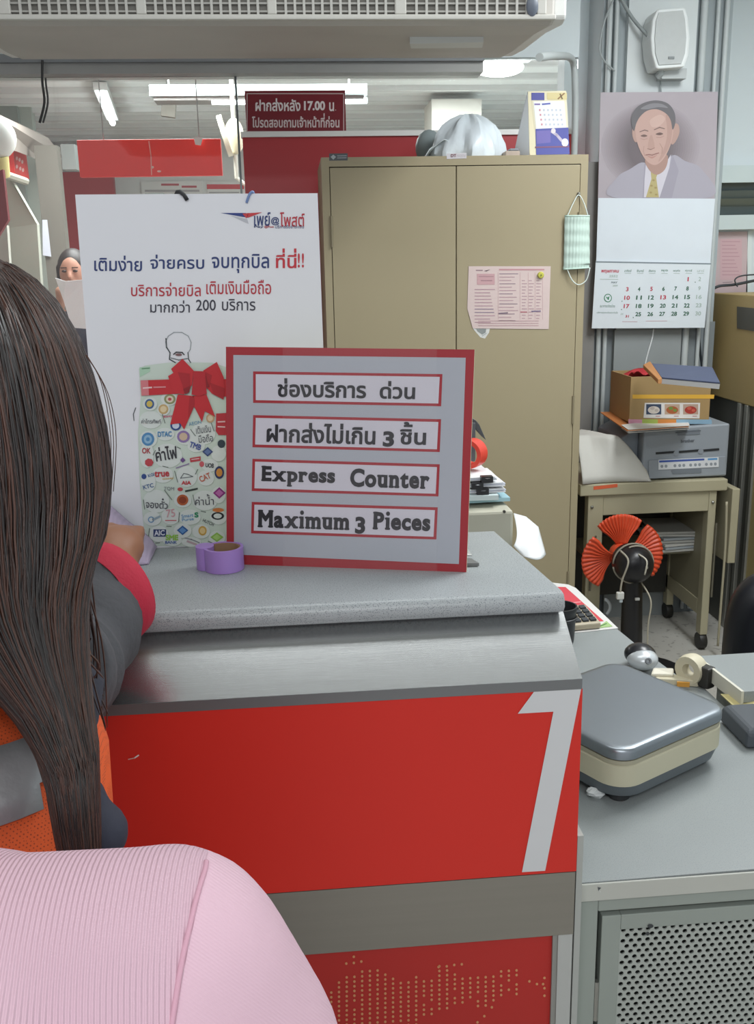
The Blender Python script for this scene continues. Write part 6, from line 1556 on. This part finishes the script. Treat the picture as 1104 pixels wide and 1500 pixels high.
fl.limb([(cx - .15, cy, 1.166), (cx, cy, 1.172), (cx + .15, cy, 1.172)], [.060, .062, .060], 20)
fl.limb([(cx, cy - .012, 1.16), (cx, cy, 1.205)], [.085, .058], 20)
for k in (-1, 0, 1): fl.limb([(cx + .062 * k, cy - .005, 1.125), (cx + .055 * k, cy, .98), (cx + .06 * k, cy, .78)], [.110, .108, .112], 20)
for k in (-1, 1): fl.limb([(cx + .168 * k, cy + .004, 1.166), (cx + .192 * k, cy + .006, 1.11), (cx + .228 * k, cy + .02, .93), (cx + .200 * k, cy + .09, .725)], [.064, .064, .054, .040], 22)
sw = fl.build('sweater', PKR, t, .006, 10)
bv = world_bvh([sw])
# cut the knit along the armhole seams: each sleeve is its own smoother piece
def cut(o, co, no, name, mat):
    off = OFF[o.name]; b1 = bmesh.new(); b1.from_mesh(o.data)
    bmesh.ops.bisect_plane(b1, geom=b1.verts[:] + b1.edges[:] + b1.faces[:], plane_co=co - off, plane_no=no)
    b2 = b1.copy()
    keep = lambda f: (f.calc_center_median() + off - co).dot(no) > 0
    bmesh.ops.delete(b2, geom=[f for f in b2.faces if not keep(f)], context='FACES'); bmesh.ops.delete(b1, geom=[f for f in b1.faces if keep(f)], context='FACES')
    m2 = bpy.data.meshes.new(name); b2.to_mesh(m2); b1.to_mesh(o.data); b1.free(); b2.free()
    m2.materials.append(mat); ob = bpy.data.objects.new(name, m2); COL.objects.link(ob); ob.parent = o; OFF[ob.name] = off
    m2.polygons.foreach_set('use_smooth', [True] * len(m2.polygons)); return ob
S0, S1 = ray(302, 1262), ray(248, 1530)
no = S0.cross(S1).normalized(); no = no if no.x > 0 else -no
cut(sw, CAM.copy(), no, 'sleeve', PK)
cut(sw, Vector((2 * cx, 0, 0)) + Vector((-CAM.x, CAM.y, CAM.z)), Vector((-no.x, no.y, no.z)), 'sleeve', PK)
pts = []
for (x, y) in ((302, 1262), (300, 1275), (292, 1300), (284, 1330), (276, 1365), (268, 1400), (261, 1440), (255, 1480), (248, 1530), (243, 1580)):
    d = ray(x, y).normalized(); h = bv.ray_cast(CAM, d)
    if h[0]: pts.append(h[0] - d * .0004)
if len(pts) > 2:
    mb = MB(); mb.tube(smoothpath(pts, 5), .0013, M('#cf9fb0', .9, 0, .05), 8); mb.build('seam', sw, smooth=180)
mb = MB()
for sx in (-1, 1):
    mb.tube(smoothpath([(cx + .065 * sx, cy, .82), (cx + .08 * sx, cy + .01, .44), (cx + .08 * sx, cy - .015, .10)], 6), [.11] * 4 + [.085] * 3 + [.072] * 3 + [.062] * 3, M('#3a4258', .85, 0, .1, 14), 20)
mb.build('trousers', t, smooth=180)
fl = Flesh(); fl.blob(hc + Vector((0, -.012, .012)), (.084, .098, .114)); fl.limb([hc + Vector((0, -.06, 0)), hc + Vector((0, -.075, -.09))], [.06, .035])
fl.build('hair', M('#201818', .45, 0, .3, 30, stretch=(60, 60, 3)), t, .007, 3)

# ---- woman reading a sheet beyond the glass
YW = 5.6
a = PY(103, 398, YW)
t = thing('person', (a.x, YW, 0), 'person beyond the glass holding a white sheet up before the face', 'person')
fl = Flesh(); hc = Vector((a.x + .015, YW, a.z - .005)); cx, cy = a.x + .03, YW + .03
fl.blob(hc, (.074, .088, .112)); fl.blob(hc + Vector((0, -.03, -.055)), (.052, .055, .05)); fl.limb([hc + Vector((0, -.088, .0)), hc + Vector((0, -.098, -.025))], [.010, .014], 8)
fl.limb([hc + Vector((-.02, -.08, -.055)), hc + Vector((.02, -.08, -.055))], [.009, .009], 8)
zs = hc.z - .235
fl.limb([(cx, cy, .85), (cx, cy, 1.02), (cx, cy, zs - .06)], [.125, .10, .105], 18); fl.limb([(cx - .14, cy, zs - .02), (cx, cy, zs), (cx + .14, cy, zs - .02)], [.045, .05, .045]); fl.limb([(cx, cy, zs), hc + Vector((0, .01, -.08))], [.045, .044])
HN = {}
for sx in (-1, 1):
    fl.limb([(cx + .075 * sx, cy, .84), (cx + .08 * sx, cy, .46), (cx + .08 * sx, cy + .02, .08)], [.085, .058, .04]); fl.limb([(cx + .08 * sx, cy + .03, .05), (cx + .09 * sx, cy - .09, .034)], [.04, .03])
    hnd = PY(87, 424, YW - .22) if sx < 0 else PY(150, 424, YW - .22)
    elb = PY(84, 462, YW - .10) if sx < 0 else PY(160, 462, YW - .10)
    elb.x += -.005 if sx < 0 else 0
    fl.limb([(cx + .155 * sx, cy - .005, zs - .03), elb, hnd + Vector((0, .02, -.05))], [.042, .036, .026]); fl.limb([hnd + Vector((0, .02, -.05)), hnd + Vector((0, .015, -.01))], [.026, .028])
    for k in range(4):
        b = hnd + Vector((.012 * sx * -1, .012, .018 - .014 * k)); fl.limb([b, b + Vector((.022 * -sx, -.022, .002)), b + Vector((.034 * -sx, -.026, 0))], [.009, .008, .007], 8)
    fl.limb([hnd + Vector((0, .015, .01)), hnd + Vector((.02 * -sx, -.004, .035))], [.011, .008], 8)
    HN[sx] = (elb, hnd)
fl.build('body', M('#a87a66', .55, 0, .05), t, .009, 3)
mb = MB()
for sx in (-1, 1):
    mb.ball(hc + Vector((.030 * sx, -.084, .008)), (.014, .006, .007), M('#3a2a26', .4), 10, 6)
    mb.box(hc + Vector((.030 * sx, -.086, .026)), (.032, .006, .005), M('#2c201c', .6))
mb.build('eyes', t)
mb = MB(); mb.box(hc + Vector((0, -.090, -.060)), (.036, .006, .009), M('#8f4a48', .5)); mb.build('mouth', t, bev=.002)
fl = Flesh(); fl.blob(hc + Vector((0, .018, .025)), (.086, .092, .108)); fl.blob(hc + Vector((0, .06, -.05)), (.07, .05, .09)); fl.limb([hc + Vector((-.072, -.02, .03)), hc + Vector((-.078, 0, -.06))], [.016, .014]); fl.limb([hc + Vector((.072, -.02, .03)), hc + Vector((.078, 0, -.06))], [.016, .014])
fl.build('hair', M('#251c1c', .5, 0, .2, 20), t, .008, 3)
fl = Flesh(); fl.limb([(cx, cy, .86), (cx, cy, 1.02), (cx, cy, zs - .06)], [.14, .112, .118], 18); fl.limb([(cx - .14, cy, zs - .025), (cx, cy, zs - .02), (cx + .14, cy, zs - .025)], [.055, .058, .055])
fl.build('top', M('#3a3a48', .8, 0, .08), t, .009, 4)
for sx in (-1, 1):
    e = HN[sx][0]; s0 = Vector((cx + .155 * sx, cy - .005, zs - .03))
    fl = Flesh(); fl.limb([s0, s0.lerp(e, .75)], [.056, .05]); tag(fl.build('sleeve', M('#c9c4c2', .8), t, .008, 3), 'pale short sleeve')
mb = MB()
for sx in (-1, 1): mb.tube([(cx + .07 * sx, cy, .86), (cx + .08 * sx, cy, .46), (cx + .08 * sx, cy + .015, .09)], [.105, .08, .062], M('#2d2f3a', .8), 18)
mb.build('trousers', t, smooth=60)
q = [PY(81, 407, YW - .25), PY(96, 412, YW - .26), PY(128, 409, YW - .25), PY(132, 482, YW - .22), PY(105, 480, YW - .22), PY(93, 440, YW - .24)]
mb = MB(); mb.sheet(q, M('#f2f3f7', .6)); tag(mb.build('paper_sheet', solid=.002), 'white paper sheet held up by the person beyond the glass', 'paper')
